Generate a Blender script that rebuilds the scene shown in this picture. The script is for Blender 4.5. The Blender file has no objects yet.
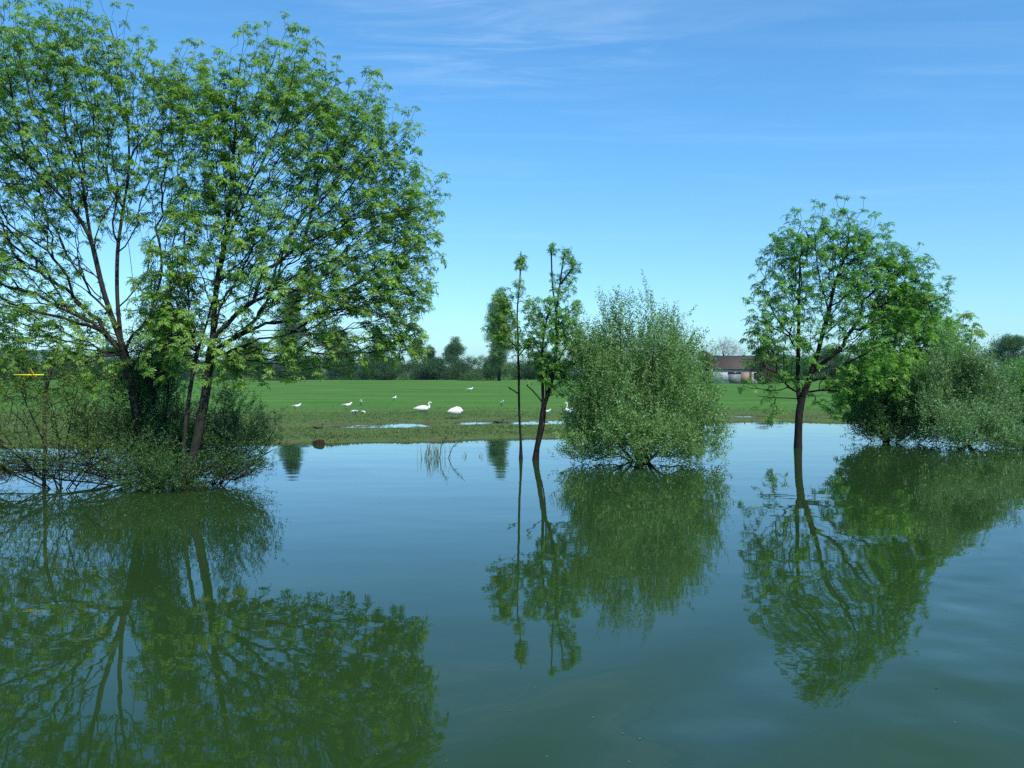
import bpy, bmesh, math, random
import numpy as np
from mathutils import Vector, Matrix

# ------------------------------------------------------------------ camera, sky, sun, exposure
SC = bpy.context.scene
COL = SC.collection
F_PX, CAM_H, PITCH = 900.0, 2.6, math.atan(12 / 900.0)      # horizon at picture row 372
cam = bpy.data.cameras.new('camera')
cam.sensor_width = 36.0
cam.lens = 36.0 * F_PX / 1024.0
cam.clip_start, cam.clip_end = 0.1, 30000.0
camo = bpy.data.objects.new('camera', cam)
COL.objects.link(camo)
camo.location = (0, 0, CAM_H)
camo.rotation_euler = (math.pi / 2 - PITCH, 0, 0)
SC.camera = camo

SUN_AZ, SUN_EL = math.radians(146), math.radians(50)         # azimuth clockwise from +Y
world = bpy.data.worlds.new('World')
SC.world = world
world.use_nodes = True
wt = world.node_tree
wt.nodes.clear()


def N(nt, typ, **kw):
    n = nt.nodes.new(typ)
    for k, v in kw.items():
        if k.startswith('i_'):
            key = k[2:]
            key = int(key) if key.isdigit() else key.replace('_', ' ')
            n.inputs[key].default_value = v
        else:
            setattr(n, k, v)
    return n


def L(nt, a, b):
    nt.links.new(a, b)


def M(nt, op, a, b=None, c=None, clamp=False):
    n = nt.nodes.new('ShaderNodeMath')
    n.operation = op
    n.use_clamp = clamp
    for i, v in enumerate((a, b, c)):
        if v is None:
            continue
        if isinstance(v, (int, float)):
            n.inputs[i].default_value = v
        else:
            nt.links.new(v, n.inputs[i])
    return n.outputs[0]


def RGBMIX(nt, fac, a, b, blend='MIX'):
    n = nt.nodes.new('ShaderNodeMix')
    n.data_type = 'RGBA'
    n.blend_type = blend
    for idx, v in ((0, fac), (6, a), (7, b)):
        if isinstance(v, (int, float)):
            n.inputs[idx].default_value = v
        elif isinstance(v, tuple):
            n.inputs[idx].default_value = v if len(v) == 4 else (*v, 1)
        else:
            nt.links.new(v, n.inputs[idx])
    return n.outputs[2]


def RAMP(nt, fac, stops, interp='LINEAR'):
    n = nt.nodes.new('ShaderNodeValToRGB')
    n.color_ramp.interpolation = interp
    els = n.color_ramp.elements
    while len(els) > 1:
        els.remove(els[-1])
    for i, (p, c) in enumerate(stops):
        e = els[0] if i == 0 else els.new(p)
        e.position = p
        e.color = (c, c, c, 1) if isinstance(c, (int, float)) else (*c, 1)
    nt.links.new(fac, n.inputs[0])
    return n.outputs[0]


def NOISE(nt, vec, scale, detail=3.0, rough=0.5, dist=0.0):
    n = nt.nodes.new('ShaderNodeTexNoise')
    n.inputs['Scale'].default_value = scale
    n.inputs['Detail'].default_value = detail
    n.inputs['Roughness'].default_value = rough
    n.inputs['Distortion'].default_value = dist
    if vec is not None:
        nt.links.new(vec, n.inputs['Vector'])
    return n.outputs['Fac']


sky = N(wt, 'ShaderNodeTexSky', sky_type='NISHITA', sun_disc=False)
sky.sun_elevation = SUN_EL
sky.sun_rotation = SUN_AZ
sky.altitude = 100
sky.air_density = 1.0
sky.dust_density = 0.2
sky.ozone_density = 2.2
tc = N(wt, 'ShaderNodeTexCoord')
sep = N(wt, 'ShaderNodeSeparateXYZ')
L(wt, tc.outputs['Generated'], sep.inputs[0])
zc = M(wt, 'MAXIMUM', sep.outputs[2], 0.03)
comb = N(wt, 'ShaderNodeCombineXYZ')
L(wt, M(wt, 'DIVIDE', sep.outputs[0], zc), comb.inputs[0])
L(wt, M(wt, 'DIVIDE', sep.outputs[1], zc), comb.inputs[1])
mp = N(wt, 'ShaderNodeMapping')
mp.inputs['Rotation'].default_value = (0, 0, math.radians(28))
mp.inputs['Scale'].default_value = (0.42, 1.25, 1)
mp.inputs['Location'].default_value = (3.1, 1.7, 0)
L(wt, comb.outputs[0], mp.inputs[0])
c1 = RAMP(wt, NOISE(wt, mp.outputs[0], 0.75, 7, 0.62, 0.6), [(0.5, 0.0), (0.82, 1.0)])
c2 = RAMP(wt, NOISE(wt, mp.outputs[0], 2.4, 6, 0.6, 1.2), [(0.42, 0.15), (0.75, 1.0)])
cl = M(wt, 'MULTIPLY', M(wt, 'MULTIPLY', c1, c2), 0.26)
# a patch of thin cirrus high above the middle of the field
vd = N(wt, 'ShaderNodeVectorMath', operation='DISTANCE')
L(wt, comb.outputs[0], vd.inputs[0])
vd.inputs[1].default_value = (-0.05, 2.75, 0)
near_w = RAMP(wt, vd.outputs['Value'], [(0.0, 1.0), (0.95, 0.0)], 'EASE')
mpw = N(wt, 'ShaderNodeMapping')
mpw.inputs['Rotation'].default_value = (0, 0, math.radians(-50))
mpw.inputs['Scale'].default_value = (1.2, 4.2, 1)
L(wt, comb.outputs[0], mpw.inputs[0])
wsp = RAMP(wt, NOISE(wt, mpw.outputs[0], 1.5, 7, 0.62, 0.9), [(0.44, 0.0), (0.74, 1.0)])
mpd = N(wt, 'ShaderNodeMapping')
mpd.inputs['Rotation'].default_value = (0, 0, math.radians(35))
mpd.inputs['Scale'].default_value = (0.25, 2.6, 1)
L(wt, comb.outputs[0], mpd.inputs[0])
stk = RAMP(wt, NOISE(wt, mpd.outputs[0], 1.1, 5, 0.6, 0.5), [(0.52, 0.0), (0.78, 0.07)])
cl = M(wt, 'MAXIMUM', M(wt, 'MAXIMUM', cl, stk), M(wt, 'MULTIPLY', M(wt, 'MULTIPLY', wsp, near_w), 0.19))
cl = M(wt, 'MULTIPLY', cl, RAMP(wt, sep.outputs[2], [(0.08, 0.0), (0.24, 1.0)]))
tint = RAMP(wt, sep.outputs[2], [(0.03, (0.60, 0.92, 1.16)), (0.12, (0.58, 0.93, 1.22)), (0.25, (0.54, 1.0, 1.26)), (0.42, (0.52, 1.04, 1.32))])
tinted = RGBMIX(wt, 1.0, sky.outputs[0], tint, 'MULTIPLY')
skyc = RGBMIX(wt, cl, tinted, (7.0, 8.4, 9.0))
bg = N(wt, 'ShaderNodeBackground', i_Strength=0.115)
L(wt, skyc, bg.inputs[0])
wo = N(wt, 'ShaderNodeOutputWorld')
L(wt, bg.outputs[0], wo.inputs[0])

sl = bpy.data.lights.new('sun', 'SUN')
sl.energy = 4.0
sl.angle = math.radians(0.5)
sl.color = (1.0, 0.96, 0.88)
so = bpy.data.objects.new('sun', sl)
COL.objects.link(so)
sd = Vector((math.sin(SUN_AZ) * math.cos(SUN_EL), math.cos(SUN_AZ) * math.cos(SUN_EL), math.sin(SUN_EL)))
so.rotation_euler = sd.to_track_quat('Z', 'Y').to_euler()
so.location = sd * 60

SC.view_settings.view_transform = 'Standard'
SC.view_settings.look = 'None'
SC.view_settings.exposure = 0.45
SC.view_settings.gamma = 1.0
SC.view_settings.use_curve_mapping = False
SC.render.engine = 'CYCLES'
SC.cycles.max_bounces = 7
SC.cycles.diffuse_bounces = 3
SC.cycles.glossy_bounces = 3
SC.cycles.transmission_bounces = 4
SC.cycles.transparent_max_bounces = 4
SC.cycles.caustics_reflective = False
SC.cycles.caustics_refractive = False
SC.cycles.sample_clamp_indirect = 4.0
SC.cycles.use_denoising = False

rng = np.random.default_rng(7)
random.seed(7)


# ------------------------------------------------------------------ picture ray -> place in the world
def P(px, py, Y):
    """world point at ground distance Y that is seen at picture (px, py)"""
    a = -(py - 384) / F_PX
    dy = math.cos(PITCH) + a * math.sin(PITCH)
    dz = -math.sin(PITCH) + a * math.cos(PITCH)
    t = Y / dy
    return np.array([(px - 512) / F_PX * t, Y, CAM_H + dz * t])


BX = np.array([-400, -60, -18, -8.8, -4.2, 1.9, 5.4, 8.0, 10.8, 14.8, 17.8, 27.7, 60, 400.])
BY = np.array([30, 30.5, 31.6, 32.7, 33.9, 36.0, 38.4, 42, 46.8, 47.8, 46.0, 48.7, 49, 50.])


def vnoise(x, y, s, seed=0):
    """cheap smooth value noise, -1..1"""
    x = np.asarray(x, float) * s + 37.1 * seed
    y = np.asarray(y, float) * s + 91.7 * seed
    xi, yi = np.floor(x), np.floor(y)
    fx, fy = x - xi, y - yi
    fx, fy = fx * fx * (3 - 2 * fx), fy * fy * (3 - 2 * fy)

    def h(a, b):
        v = np.sin(a * 127.1 + b * 311.7) * 43758.5453
        return v - np.floor(v)
    return 2 * ((h(xi, yi) * (1 - fx) + h(xi + 1, yi) * fx) * (1 - fy)
                + (h(xi, yi + 1) * (1 - fx) + h(xi + 1, yi + 1) * fx) * fy) - 1


def sstep(a, b, x):
    t = np.clip((x - a) / (b - a), 0, 1)
    return t * t * (3 - 2 * t)


def ground_z(x, y):
    x = np.asarray(x, float)
    y = np.asarray(y, float)
    yb = np.interp(x, BX, BY) + 0.45 * vnoise(x, y * 0, 0.35, 1) + 0.2 * vnoise(x, y * 0, 1.3, 2)
    d = y - yb
    bed = -0.05 + np.maximum(d, -30) * 0.09
    bank = 0.125 * sstep(-0.2, 0.7, d) + 0.0016 * np.clip(y - 60, 0, 260)
    # the hollow behind the bank that holds the puddles
    yp = 45.8 + np.clip(0.32 * x, -3.2, 1.8)
    hol = np.exp(-((y - yp) / 2.7) ** 2) * (x < 60)
    hol2 = np.exp(-((y - (52.5 + 0.05 * x)) / 1.6) ** 2) * sstep(6, 12, x) * 0.8
    dip = (0.165 + 0.085 * vnoise(x, y, 0.22, 3) + 0.05 * vnoise(x, y, 0.8, 4)) * np.maximum(hol * (0.35 + 0.65 * sstep(-12, -6, x)), hol2)
    for (qx, qy, wx) in ((-1.2, 46.2, 1.5), (-2.6, 45.4, .7), (-5.2, 43.2, 1.1), (4.2, 47.6, 1.6), (13.8, 52.5, 1.6)):
        dip = dip + 0.115 * np.exp(-((x - qx) / wx) ** 2 - ((y - qy) / 1.6) ** 2)
    dip = dip - 0.10 * np.exp(-((x + 3.5) / .8) ** 2 - ((y - 44.7) / 2.0) ** 2)
    rough = 0.022 * vnoise(x, y, 0.9, 5) + 0.012 * vnoise(x, y, 2.3, 6) + 0.05 * vnoise(x, y, 0.09, 7) * sstep(60, 90, y)
    land = bank - dip * sstep(0.5, 2.0, d) + rough * sstep(-0.1, 0.8, d)
    return np.where(d < -0.2, bed, land)


def on_ground(px, py):
    """where the picture ray meets the ground (marching)"""
    lo = 20.0
    for Y in np.arange(20, 600, 0.1):
        p = P(px, py, Y)
        if p[2] <= max(float(ground_z(p[0], Y)), 0.0):
            return Vector((p[0], Y, max(float(ground_z(p[0], Y)), 0.0)))
    return Vector(P(px, py, 300))


# ------------------------------------------------------------------ mesh helpers
def mesh_np(name, verts, faces, mat, parent=None, smooth=False, attr=None, link=True):
    """verts (n,3); faces: array (m,k) or list of such arrays; attr: per-vertex float 'tint'"""
    me = bpy.data.meshes.new(name)
    if isinstance(faces, np.ndarray):
        faces = [faces]
    faces = [f for f in faces if len(f)]
    idx = np.concatenate([f.ravel() for f in faces]).astype(np.int32)
    tot = np.concatenate([np.full(len(f), f.shape[1], np.int32) for f in faces])
    start = np.concatenate([[0], np.cumsum(tot)[:-1]]).astype(np.int32)
    me.vertices.add(len(verts))
    me.vertices.foreach_set('co', np.ascontiguousarray(verts, np.float32).ravel())
    me.loops.add(len(idx))
    me.loops.foreach_set('vertex_index', idx)
    me.polygons.add(len(tot))
    me.polygons.foreach_set('loop_start', start)
    me.polygons.foreach_set('loop_total', tot)
    if smooth:
        me.polygons.foreach_set('use_smooth', np.ones(len(tot), bool))
    if attr is not None:
        a = me.attributes.new('tint', 'FLOAT', 'POINT')
        a.data.foreach_set('value', np.ascontiguousarray(attr, np.float32))
    me.update(calc_edges=True)
    me.validate()
    me.materials.append(mat)
    o = bpy.data.objects.new(name, me)
    COL.objects.link(o)
    if parent is not None:
        o.parent = parent
    return o


def thing(name, label, cat, loc=(0, 0, 0), rotz=0, group=None):
    o = bpy.data.objects.new(name, None)
    o.empty_display_size = 0.2
    COL.objects.link(o)
    o.location = loc
    o.rotation_euler = (0, 0, rotz)
    o['label'] = label
    o['category'] = cat
    if group:
        o['group'] = group
    return o


def dup(root, loc, rotz, label, scale=1.0, group=None):
    r = root.copy()
    COL.objects.link(r)
    r.location = loc
    r.rotation_euler = (0, 0, rotz)
    r.scale = scale if isinstance(scale, tuple) else (scale,) * 3
    r['label'] = label
    if group:
        r['group'] = group
    for ch in list(root.children):
        c = ch.copy()
        COL.objects.link(c)
        c.parent = r
    return r


def tube(path, radii, sides=8, cap=True, squash=None):
    """one continuous tapered tube along a polyline; radii scalars or (side, up) pairs"""
    path = np.asarray(path, float)
    n = len(path)
    t = np.gradient(path, axis=0)
    t /= np.linalg.norm(t, axis=1, keepdims=True) + 1e-9
    vs, fs = [], []
    up = np.array([0, 0, 1.0]) if abs(t[0][2]) < 0.9 else np.array([0, 1.0, 0])
    s = np.cross(t[0], up)
    s /= np.linalg.norm(s)
    for i in range(n):
        s = s - t[i] * np.dot(s, t[i])
        s /= np.linalg.norm(s) + 1e-9
        u = np.cross(s, t[i])
        r = radii[i]
        ra, rb = r if isinstance(r, (tuple, list)) else (r, r)
        a = np.linspace(0, 2 * np.pi, sides, endpoint=False)
        vs.append(path[i] + np.outer(np.cos(a) * ra, s) + np.outer(np.sin(a) * rb, u))
    vs = np.concatenate(vs)
    for i in range(n - 1):
        for k in range(sides):
            k2 = (k + 1) % sides
            fs.append((i * sides + k, i * sides + k2, (i + 1) * sides + k2, (i + 1) * sides + k))
    fs = np.array(fs)
    caps = []
    if cap:
        caps = np.array([list(range(sides))[::-1], [(n - 1) * sides + k for k in range(sides)]])
    return vs, fs, caps


class Acc:
    """collects shapes of ONE part and links them as one mesh"""

    def __init__(self):
        self.v, self.q, self.c, self.n = [], [], {}, 0

    def add(self, vs, fs, caps=()):
        self.v.append(vs)
        if len(fs):
            self.c.setdefault(fs.shape[1], []).append(fs + self.n)
        if len(caps):
            self.c.setdefault(caps.shape[1], []).append(np.asarray(caps) + self.n)
        self.n += len(vs)

    def tube(self, *a, **k):
        self.add(*tube(*a, **k))

    def box(self, x0, y0, z0, x1, y1, z1):
        v = np.array([(x, y, z) for z in (z0, z1) for y in (y0, y1) for x in (x0, x1)], float)
        f = np.array([(0, 2, 3, 1), (4, 5, 7, 6), (0, 1, 5, 4), (2, 6, 7, 3), (0, 4, 6, 2), (1, 3, 7, 5)])
        self.add(v, f)

    def poly(self, pts):
        self.add(np.array(pts, float), np.array([list(range(len(pts)))]))

    def build(self, name, mat, parent=None, smooth=False):
        return mesh_np(name, np.concatenate(self.v), [np.concatenate(x) for x in self.c.values()], mat, parent, smooth)


# ------------------------------------------------------------------ materials
def new_mat(name):
    m = bpy.data.materials.new(name)
    m.use_nodes = True
    nt = m.node_tree
    nt.nodes.clear()
    out = nt.nodes.new('ShaderNodeOutputMaterial')
    return m, nt, out


def leaf_mat(name, dark, light, trans=0.35, rough=0.45, hue=None):
    """young leaf: tint varies from spray to spray, light passes through"""
    m, nt, out = new_mat(name)
    at = N(nt, 'ShaderNodeAttribute', attribute_name='tint')
    col = RGBMIX(nt, at.outputs['Fac'], dark, light)
    geo = N(nt, 'ShaderNodeNewGeometry')
    col2 = RGBMIX(nt, M(nt, 'MULTIPLY', geo.outputs['Random Per Island'], 0.35), col, hue or light)
    pb = N(nt, 'ShaderNodeBsdfPrincipled', i_Roughness=rough)
    pb.inputs['Specular IOR Level'].default_value = 0.4
    L(nt, col2, pb.inputs['Base Color'])
    tr = N(nt, 'ShaderNodeBsdfTranslucent')
    tcol = RGBMIX(nt, 1.0, col2, (1.25, 1.35, 0.6), 'MULTIPLY')
    L(nt, tcol, tr.inputs[0])
    mx = N(nt, 'ShaderNodeMixShader', i_0=trans)
    L(nt, pb.outputs[0], mx.inputs[1])
    L(nt, tr.outputs[0], mx.inputs[2])
    L(nt, mx.outputs[0], out.inputs[0])
    return m


def bark_mat(name, a, b, moss=None):
    m, nt, out = new_mat(name)
    geo = N(nt, 'ShaderNodeNewGeometry')
    mpn = N(nt, 'ShaderNodeMapping')
    mpn.inputs['Scale'].default_value = (9, 9, 1.6)
    L(nt, geo.outputs['Position'], mpn.inputs[0])
    f = NOISE(nt, mpn.outputs[0], 3.0, 5, 0.65)
    col = RGBMIX(nt, RAMP(nt, f, [(0.35, 0.0), (0.68, 1.0)]), a, b)
    if moss:
        g = NOISE(nt, geo.outputs['Position'], 1.7, 4, 0.6)
        col = RGBMIX(nt, RAMP(nt, g, [(0.5, 0.0), (0.65, 0.8)]), col, moss)
    pb = N(nt, 'ShaderNodeBsdfPrincipled', i_Roughness=0.9)
    pb.inputs['Specular IOR Level'].default_value = 0.2
    L(nt, col, pb.inputs['Base Color'])
    bp = N(nt, 'ShaderNodeBump', i_Strength=0.7, i_Distance=0.03)
    L(nt, f, bp.inputs['Height'])
    L(nt, bp.outputs[0], pb.inputs['Normal'])
    L(nt, pb.outputs[0], out.inputs[0])
    return m


def plain_mat(name, col, rough=0.7, col2=None, scale=6.0):
    m, nt, out = new_mat(name)
    pb = N(nt, 'ShaderNodeBsdfPrincipled', i_Roughness=rough)
    geo = N(nt, 'ShaderNodeTexCoord')
    f = NOISE(nt, geo.outputs['Object'], scale, 4, 0.6)
    c = RGBMIX(nt, RAMP(nt, f, [(0.35, 0.0), (0.7, 1.0)]), col, col2 or tuple(x * 0.8 for x in col))
    L(nt, c, pb.inputs['Base Color'])
    L(nt, pb.outputs[0], out.inputs[0])
    return m


ASH = leaf_mat('ash_leaf', (0.094, 0.212, 0.036), (0.260, 0.440, 0.078), 0.46)
ASH_R = leaf_mat('ash_leaf_fresh', (0.080, 0.215, 0.036), (0.185, 0.400, 0.062), 0.46)
WIL = leaf_mat('willow_leaf', (0.085, 0.195, 0.050), (0.225, 0.375, 0.130), 0.36, 0.5)
WILG = leaf_mat('grey_willow_leaf', (0.095, 0.200, 0.075), (0.190, 0.325, 0.130), 0.34, 0.45)
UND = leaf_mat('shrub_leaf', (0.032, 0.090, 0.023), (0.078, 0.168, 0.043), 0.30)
FARH = leaf_mat('hedge_leaf', (0.022, 0.066, 0.022), (0.045, 0.110, 0.034), 0.15, 0.6)
YEL = leaf_mat('yellow_shrub_leaf', (0.060, 0.125, 0.026), (0.150, 0.220, 0.046), 0.35)
IVY = leaf_mat('ivy_leaf', (0.035, 0.085, 0.028), (0.060, 0.125, 0.040), 0.2, 0.45)
FAR1 = leaf_mat('far_leaf', (0.036, 0.100, 0.034), (0.068, 0.155, 0.046), 0.2, 0.6)
FAR2 = leaf_mat('far_light_leaf', (0.060, 0.135, 0.040), (0.095, 0.190, 0.052), 0.25, 0.6)
FAR3 = leaf_mat('far_blue_leaf', (0.030, 0.070, 0.042), (0.048, 0.100, 0.056), 0.15, 0.6)
PINK = leaf_mat('bare_tree_bud', (0.150, 0.120, 0.110), (0.230, 0.185, 0.165), 0.2, 0.8)
OLIV = leaf_mat('olive_leaf', (0.075, 0.085, 0.030), (0.120, 0.125, 0.050), 0.2, 0.7)
BARK = bark_mat('ash_bark', (0.014, 0.013, 0.011), (0.046, 0.043, 0.034), (0.036, 0.046, 0.017))
BARKD = bark_mat('wet_bark', (0.009, 0.008, 0.007), (0.024, 0.021, 0.018))
BARKL = bark_mat('dead_wood', (0.070, 0.062, 0.038), (0.190, 0.170, 0.105))


# ------------------------------------------------------------------ the setting: ground, water, hills
def make_ground():
    xs = np.concatenate([-np.geomspace(4000, 42, 40), np.arange(-40, 42.01, 0.3), np.geomspace(44, 4000, 40)])
    ys = np.concatenate([np.linspace(-300, 20, 14), np.arange(24, 30, 1.0), np.arange(30, 60, 0.22),
                         np.geomspace(60.2, 6000, 110)])
    X, Y = np.meshgrid(xs, ys)
    Z = ground_z(X, Y)
    v = np.stack([X, Y, Z], -1).reshape(-1, 3)
    nx, ny = len(xs), len(ys)
    i = (np.arange(ny - 1)[:, None] * nx + np.arange(nx - 1)[None]).ravel()
    f = np.stack([i, i + 1, i + nx + 1, i + nx], 1)
    m, nt, out = new_mat('meadow')
    geo = N(nt, 'ShaderNodeNewGeometry')
    pos = geo.outputs['Position']
    sp = N(nt, 'ShaderNodeSeparateXYZ')
    L(nt, pos, sp.inputs[0])
    mpn = N(nt, 'ShaderNodeMapping')
    mpn.inputs['Scale'].default_value = (0.35, 1, 1)
    L(nt, pos, mpn.inputs[0])
    n1 = NOISE(nt, mpn.outputs[0], 0.16, 5, 0.6)
    n2 = NOISE(nt, pos, 1.6, 5, 0.7)
    n3 = NOISE(nt, mpn.outputs[0], 5.5, 3, 0.6)
    g = RGBMIX(nt, RAMP(nt, n1, [(0.32, 0.0), (0.68, 1.0)]), (0.044, 0.128, 0.032), (0.096, 0.208, 0.050))
    g = RGBMIX(nt, RAMP(nt, n2, [(0.4, 0.0), (0.75, 0.7)]), g, (0.090, 0.175, 0.050))
    g = RGBMIX(nt, RAMP(nt, n3, [(0.50, 0.0), (0.72, 0.65)]), g, (0.030, 0.080, 0.022))
    # wet, trampled ground low down near the water
    wet = M(nt, 'ADD', sp.outputs[2], M(nt, 'MULTIPLY', M(nt, 'SUBTRACT', n2, 0.5), 0.16))
    mud = RGBMIX(nt, RAMP(nt, n3, [(0.35, 0.0), (0.65, 1.0)]), (0.060, 0.075, 0.036), (0.115, 0.105, 0.062))
    near = M(nt, 'MULTIPLY', RAMP(nt, wet, [(0.045, 1.0), (0.155, 0.0)]),
             RAMP(nt, M(nt, 'DIVIDE', sp.outputs[1], 100.0), [(0.56, 1.0), (0.68, 0.0)]))
    near = M(nt, 'MULTIPLY', near, RAMP(nt, NOISE(nt, pos, 0.55, 5, 0.75), [(0.36, 0.25), (0.62, 1.0)]))
    olive = M(nt, 'MULTIPLY', RAMP(nt, M(nt, 'DIVIDE', sp.outputs[1], 100.0), [(0.46, 0.85), (0.62, 0.0)]), RAMP(nt, n2, [(0.3, 0.4), (0.7, 1.0)]))
    g = RGBMIX(nt, olive, g, (0.076, 0.122, 0.042))
    col = RGBMIX(nt, near, g, mud)
    pb = N(nt, 'ShaderNodeBsdfPrincipled', i_Roughness=0.95)
    pb.inputs['Specular IOR Level'].default_value = 0.0
    L(nt, col, pb.inputs['Base Color'])
    bp = N(nt, 'ShaderNodeBump', i_Strength=0.5, i_Distance=0.05)
    L(nt, M(nt, 'ADD', n3, n2), bp.inputs['Height'])
    L(nt, bp.outputs[0], pb.inputs['Normal'])
    L(nt, pb.outputs[0], out.inputs[0])
    o = mesh_np('ground', v, f, m, smooth=True)
    o['kind'] = 'structure'


WX, WY, WPH, WL = 0.866, 0.5, 2.8, 2.6


def make_water():
    m, nt, out = new_mat('flood_water')
    geo = N(nt, 'ShaderNodeNewGeometry')
    pos = geo.outputs['Position']
    sp = N(nt, 'ShaderNodeSeparateXYZ')
    L(nt, pos, sp.inputs[0])
    x, y = sp.outputs[0], sp.outputs[1]
    # boat wake: long low swells running away to the right
    u = M(nt, 'SUBTRACT', M(nt, 'MULTIPLY', x, WX), M(nt, 'MULTIPLY', y, WY))
    warp = M(nt, 'MULTIPLY', NOISE(nt, pos, 0.22, 3, 0.5), 4.2)
    ph = M(nt, 'ADD', M(nt, 'ADD', M(nt, 'MULTIPLY', u, 2 * math.pi / WL), warp), WPH)
    e = M(nt, 'MULTIPLY', M(nt, 'SUBTRACT', x, y), 0.7071)
    env = RAMP(nt, M(nt, 'DIVIDE', M(nt, 'ADD', e, 8.0), 10.0), [(0.26, 0.0), (0.52, 1.0)], 'EASE')
    wake = M(nt, 'MULTIPLY', M(nt, 'SINE', ph), M(nt, 'ADD', M(nt, 'MULTIPLY', env, 0.054), M(nt, 'MULTIPLY', RAMP(nt, M(nt, 'DIVIDE', M(nt, 'ADD', e, 4.0), 4.0), [(0.25, 0.0), (0.8, 1.0)], 'EASE'), 0.06)))
    mp1 = N(nt, 'ShaderNodeMapping')
    mp1.inputs['Scale'].default_value = (0.5, 1.0, 1)
    L(nt, pos, mp1.inputs[0])
    swell = M(nt, 'MULTIPLY', NOISE(nt, mp1.outputs[0], 0.5, 2, 0.5), 0.009)
    rip = M(nt, 'MULTIPLY', NOISE(nt, mp1.outputs[0], 3.0, 2, 0.5), 0.0007)
    patch = RAMP(nt, NOISE(nt, pos, 0.09, 2, 0.5), [(0.42, 0.15), (0.62, 1.0)])
    fine = M(nt, 'MULTIPLY', M(nt, 'MULTIPLY', NOISE(nt, mp1.outputs[0], 11.0, 2, 0.5), 0.00022), patch)
    chop = M(nt, 'MULTIPLY', M(nt, 'MULTIPLY', NOISE(nt, pos, 2.1, 3, 0.55, 0.4), 0.0026), env)
    hgt = M(nt, 'ADD', M(nt, 'ADD', M(nt, 'ADD', wake, chop), swell), M(nt, 'ADD', rip, fine))
    bp = N(nt, 'ShaderNodeBump', i_Strength=1.0, i_Distance=1.0)
    L(nt, hgt, bp.inputs['Height'])
    murk = NOISE(nt, pos, 0.12, 4, 0.55)
    col = RGBMIX(nt, RAMP(nt, murk, [(0.3, 0.0), (0.7, 1.0)]), (0.016, 0.041, 0.010), (0.021, 0.050, 0.014))
    pb = N(nt, 'ShaderNodeBsdfPrincipled', i_Roughness=0.015, i_IOR=1.33)
    L(nt, col, pb.inputs['Base Color'])
    L(nt, bp.outputs[0], pb.inputs['Normal'])
    L(nt, pb.outputs[0], out.inputs[0])
    v = np.array([(-900, -300, 0), (900, -300, 0), (900, 75, 0), (-900, 75, 0)], float)
    o = mesh_np('water', v, np.array([(0, 1, 2, 3)]), m)
    o['kind'] = 'structure'


def make_hills():
    m = plain_mat('wooded_hill', (0.035, 0.060, 0.055), 0.95, (0.050, 0.080, 0.070), 0.004)
    xs = np.linspace(-3600, 1500, 110)
    prof = 22 + 62 * np.exp(-((xs + 1750) / 380) ** 2) + 30 * np.exp(-((xs + 900) / 300) ** 2) \
        + 7 * vnoise(xs, xs * 0, 0.008, 3) + 4 * vnoise(xs, xs * 0, 0.03, 4)
    rows = []
    for k, (yy, h) in enumerate([(2900, 0), (3000, .45), (3120, .85), (3250, 1.0), (3400, .9), (3600, 0)]):
        rows.append(np.stack([xs, np.full_like(xs, yy) + 40 * vnoise(xs, xs * 0 + k, 0.006, 9), prof * h + 3 * vnoise(xs, xs * 0 + k, 0.03, 5) - 5], 1))
    v = np.concatenate(rows)
    nx = len(xs)
    i = (np.arange(len(rows) - 1)[:, None] * nx + np.arange(nx - 1)[None]).ravel()
    o = mesh_np('hills', v, np.stack([i, i + 1, i + nx + 1, i + nx], 1), m, smooth=True)
    o['kind'] = 'structure'


make_ground()
make_water()
make_hills()


# ------------------------------------------------------------------ foliage templates
def rot_to(axis, spin):
    """rotation matrices (n,3,3) taking local +Z to axis, spun about it"""
    a = axis / (np.linalg.norm(axis, axis=1, keepdims=True) + 1e-9)
    h = np.where(np.abs(a[:, 2:3]) < 0.95, np.array([[0, 0, 1.0]]), np.array([[1.0, 0, 0]]))
    s = np.cross(h, a)
    s /= np.linalg.norm(s, axis=1, keepdims=True) + 1e-9
    t = np.cross(a, s)
    c, sn = np.cos(spin)[:, None], np.sin(spin)[:, None]
    return np.stack([s * c + t * sn, -s * sn + t * c, a], 2)


def leaf_quad(base, d, n, ln, wd, fold=0.0):
    """a pointed leaf: 4 corners, widest before the middle"""
    d = d / np.linalg.norm(d)
    s = np.cross(d, n)
    s /= np.linalg.norm(s) + 1e-9
    up = np.cross(s, d)
    return [base, base + d * ln * 0.45 + s * wd * 0.5 + up * fold, base + d * ln, base + d * ln * 0.45 - s * wd * 0.5 + up * fold]


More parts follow.
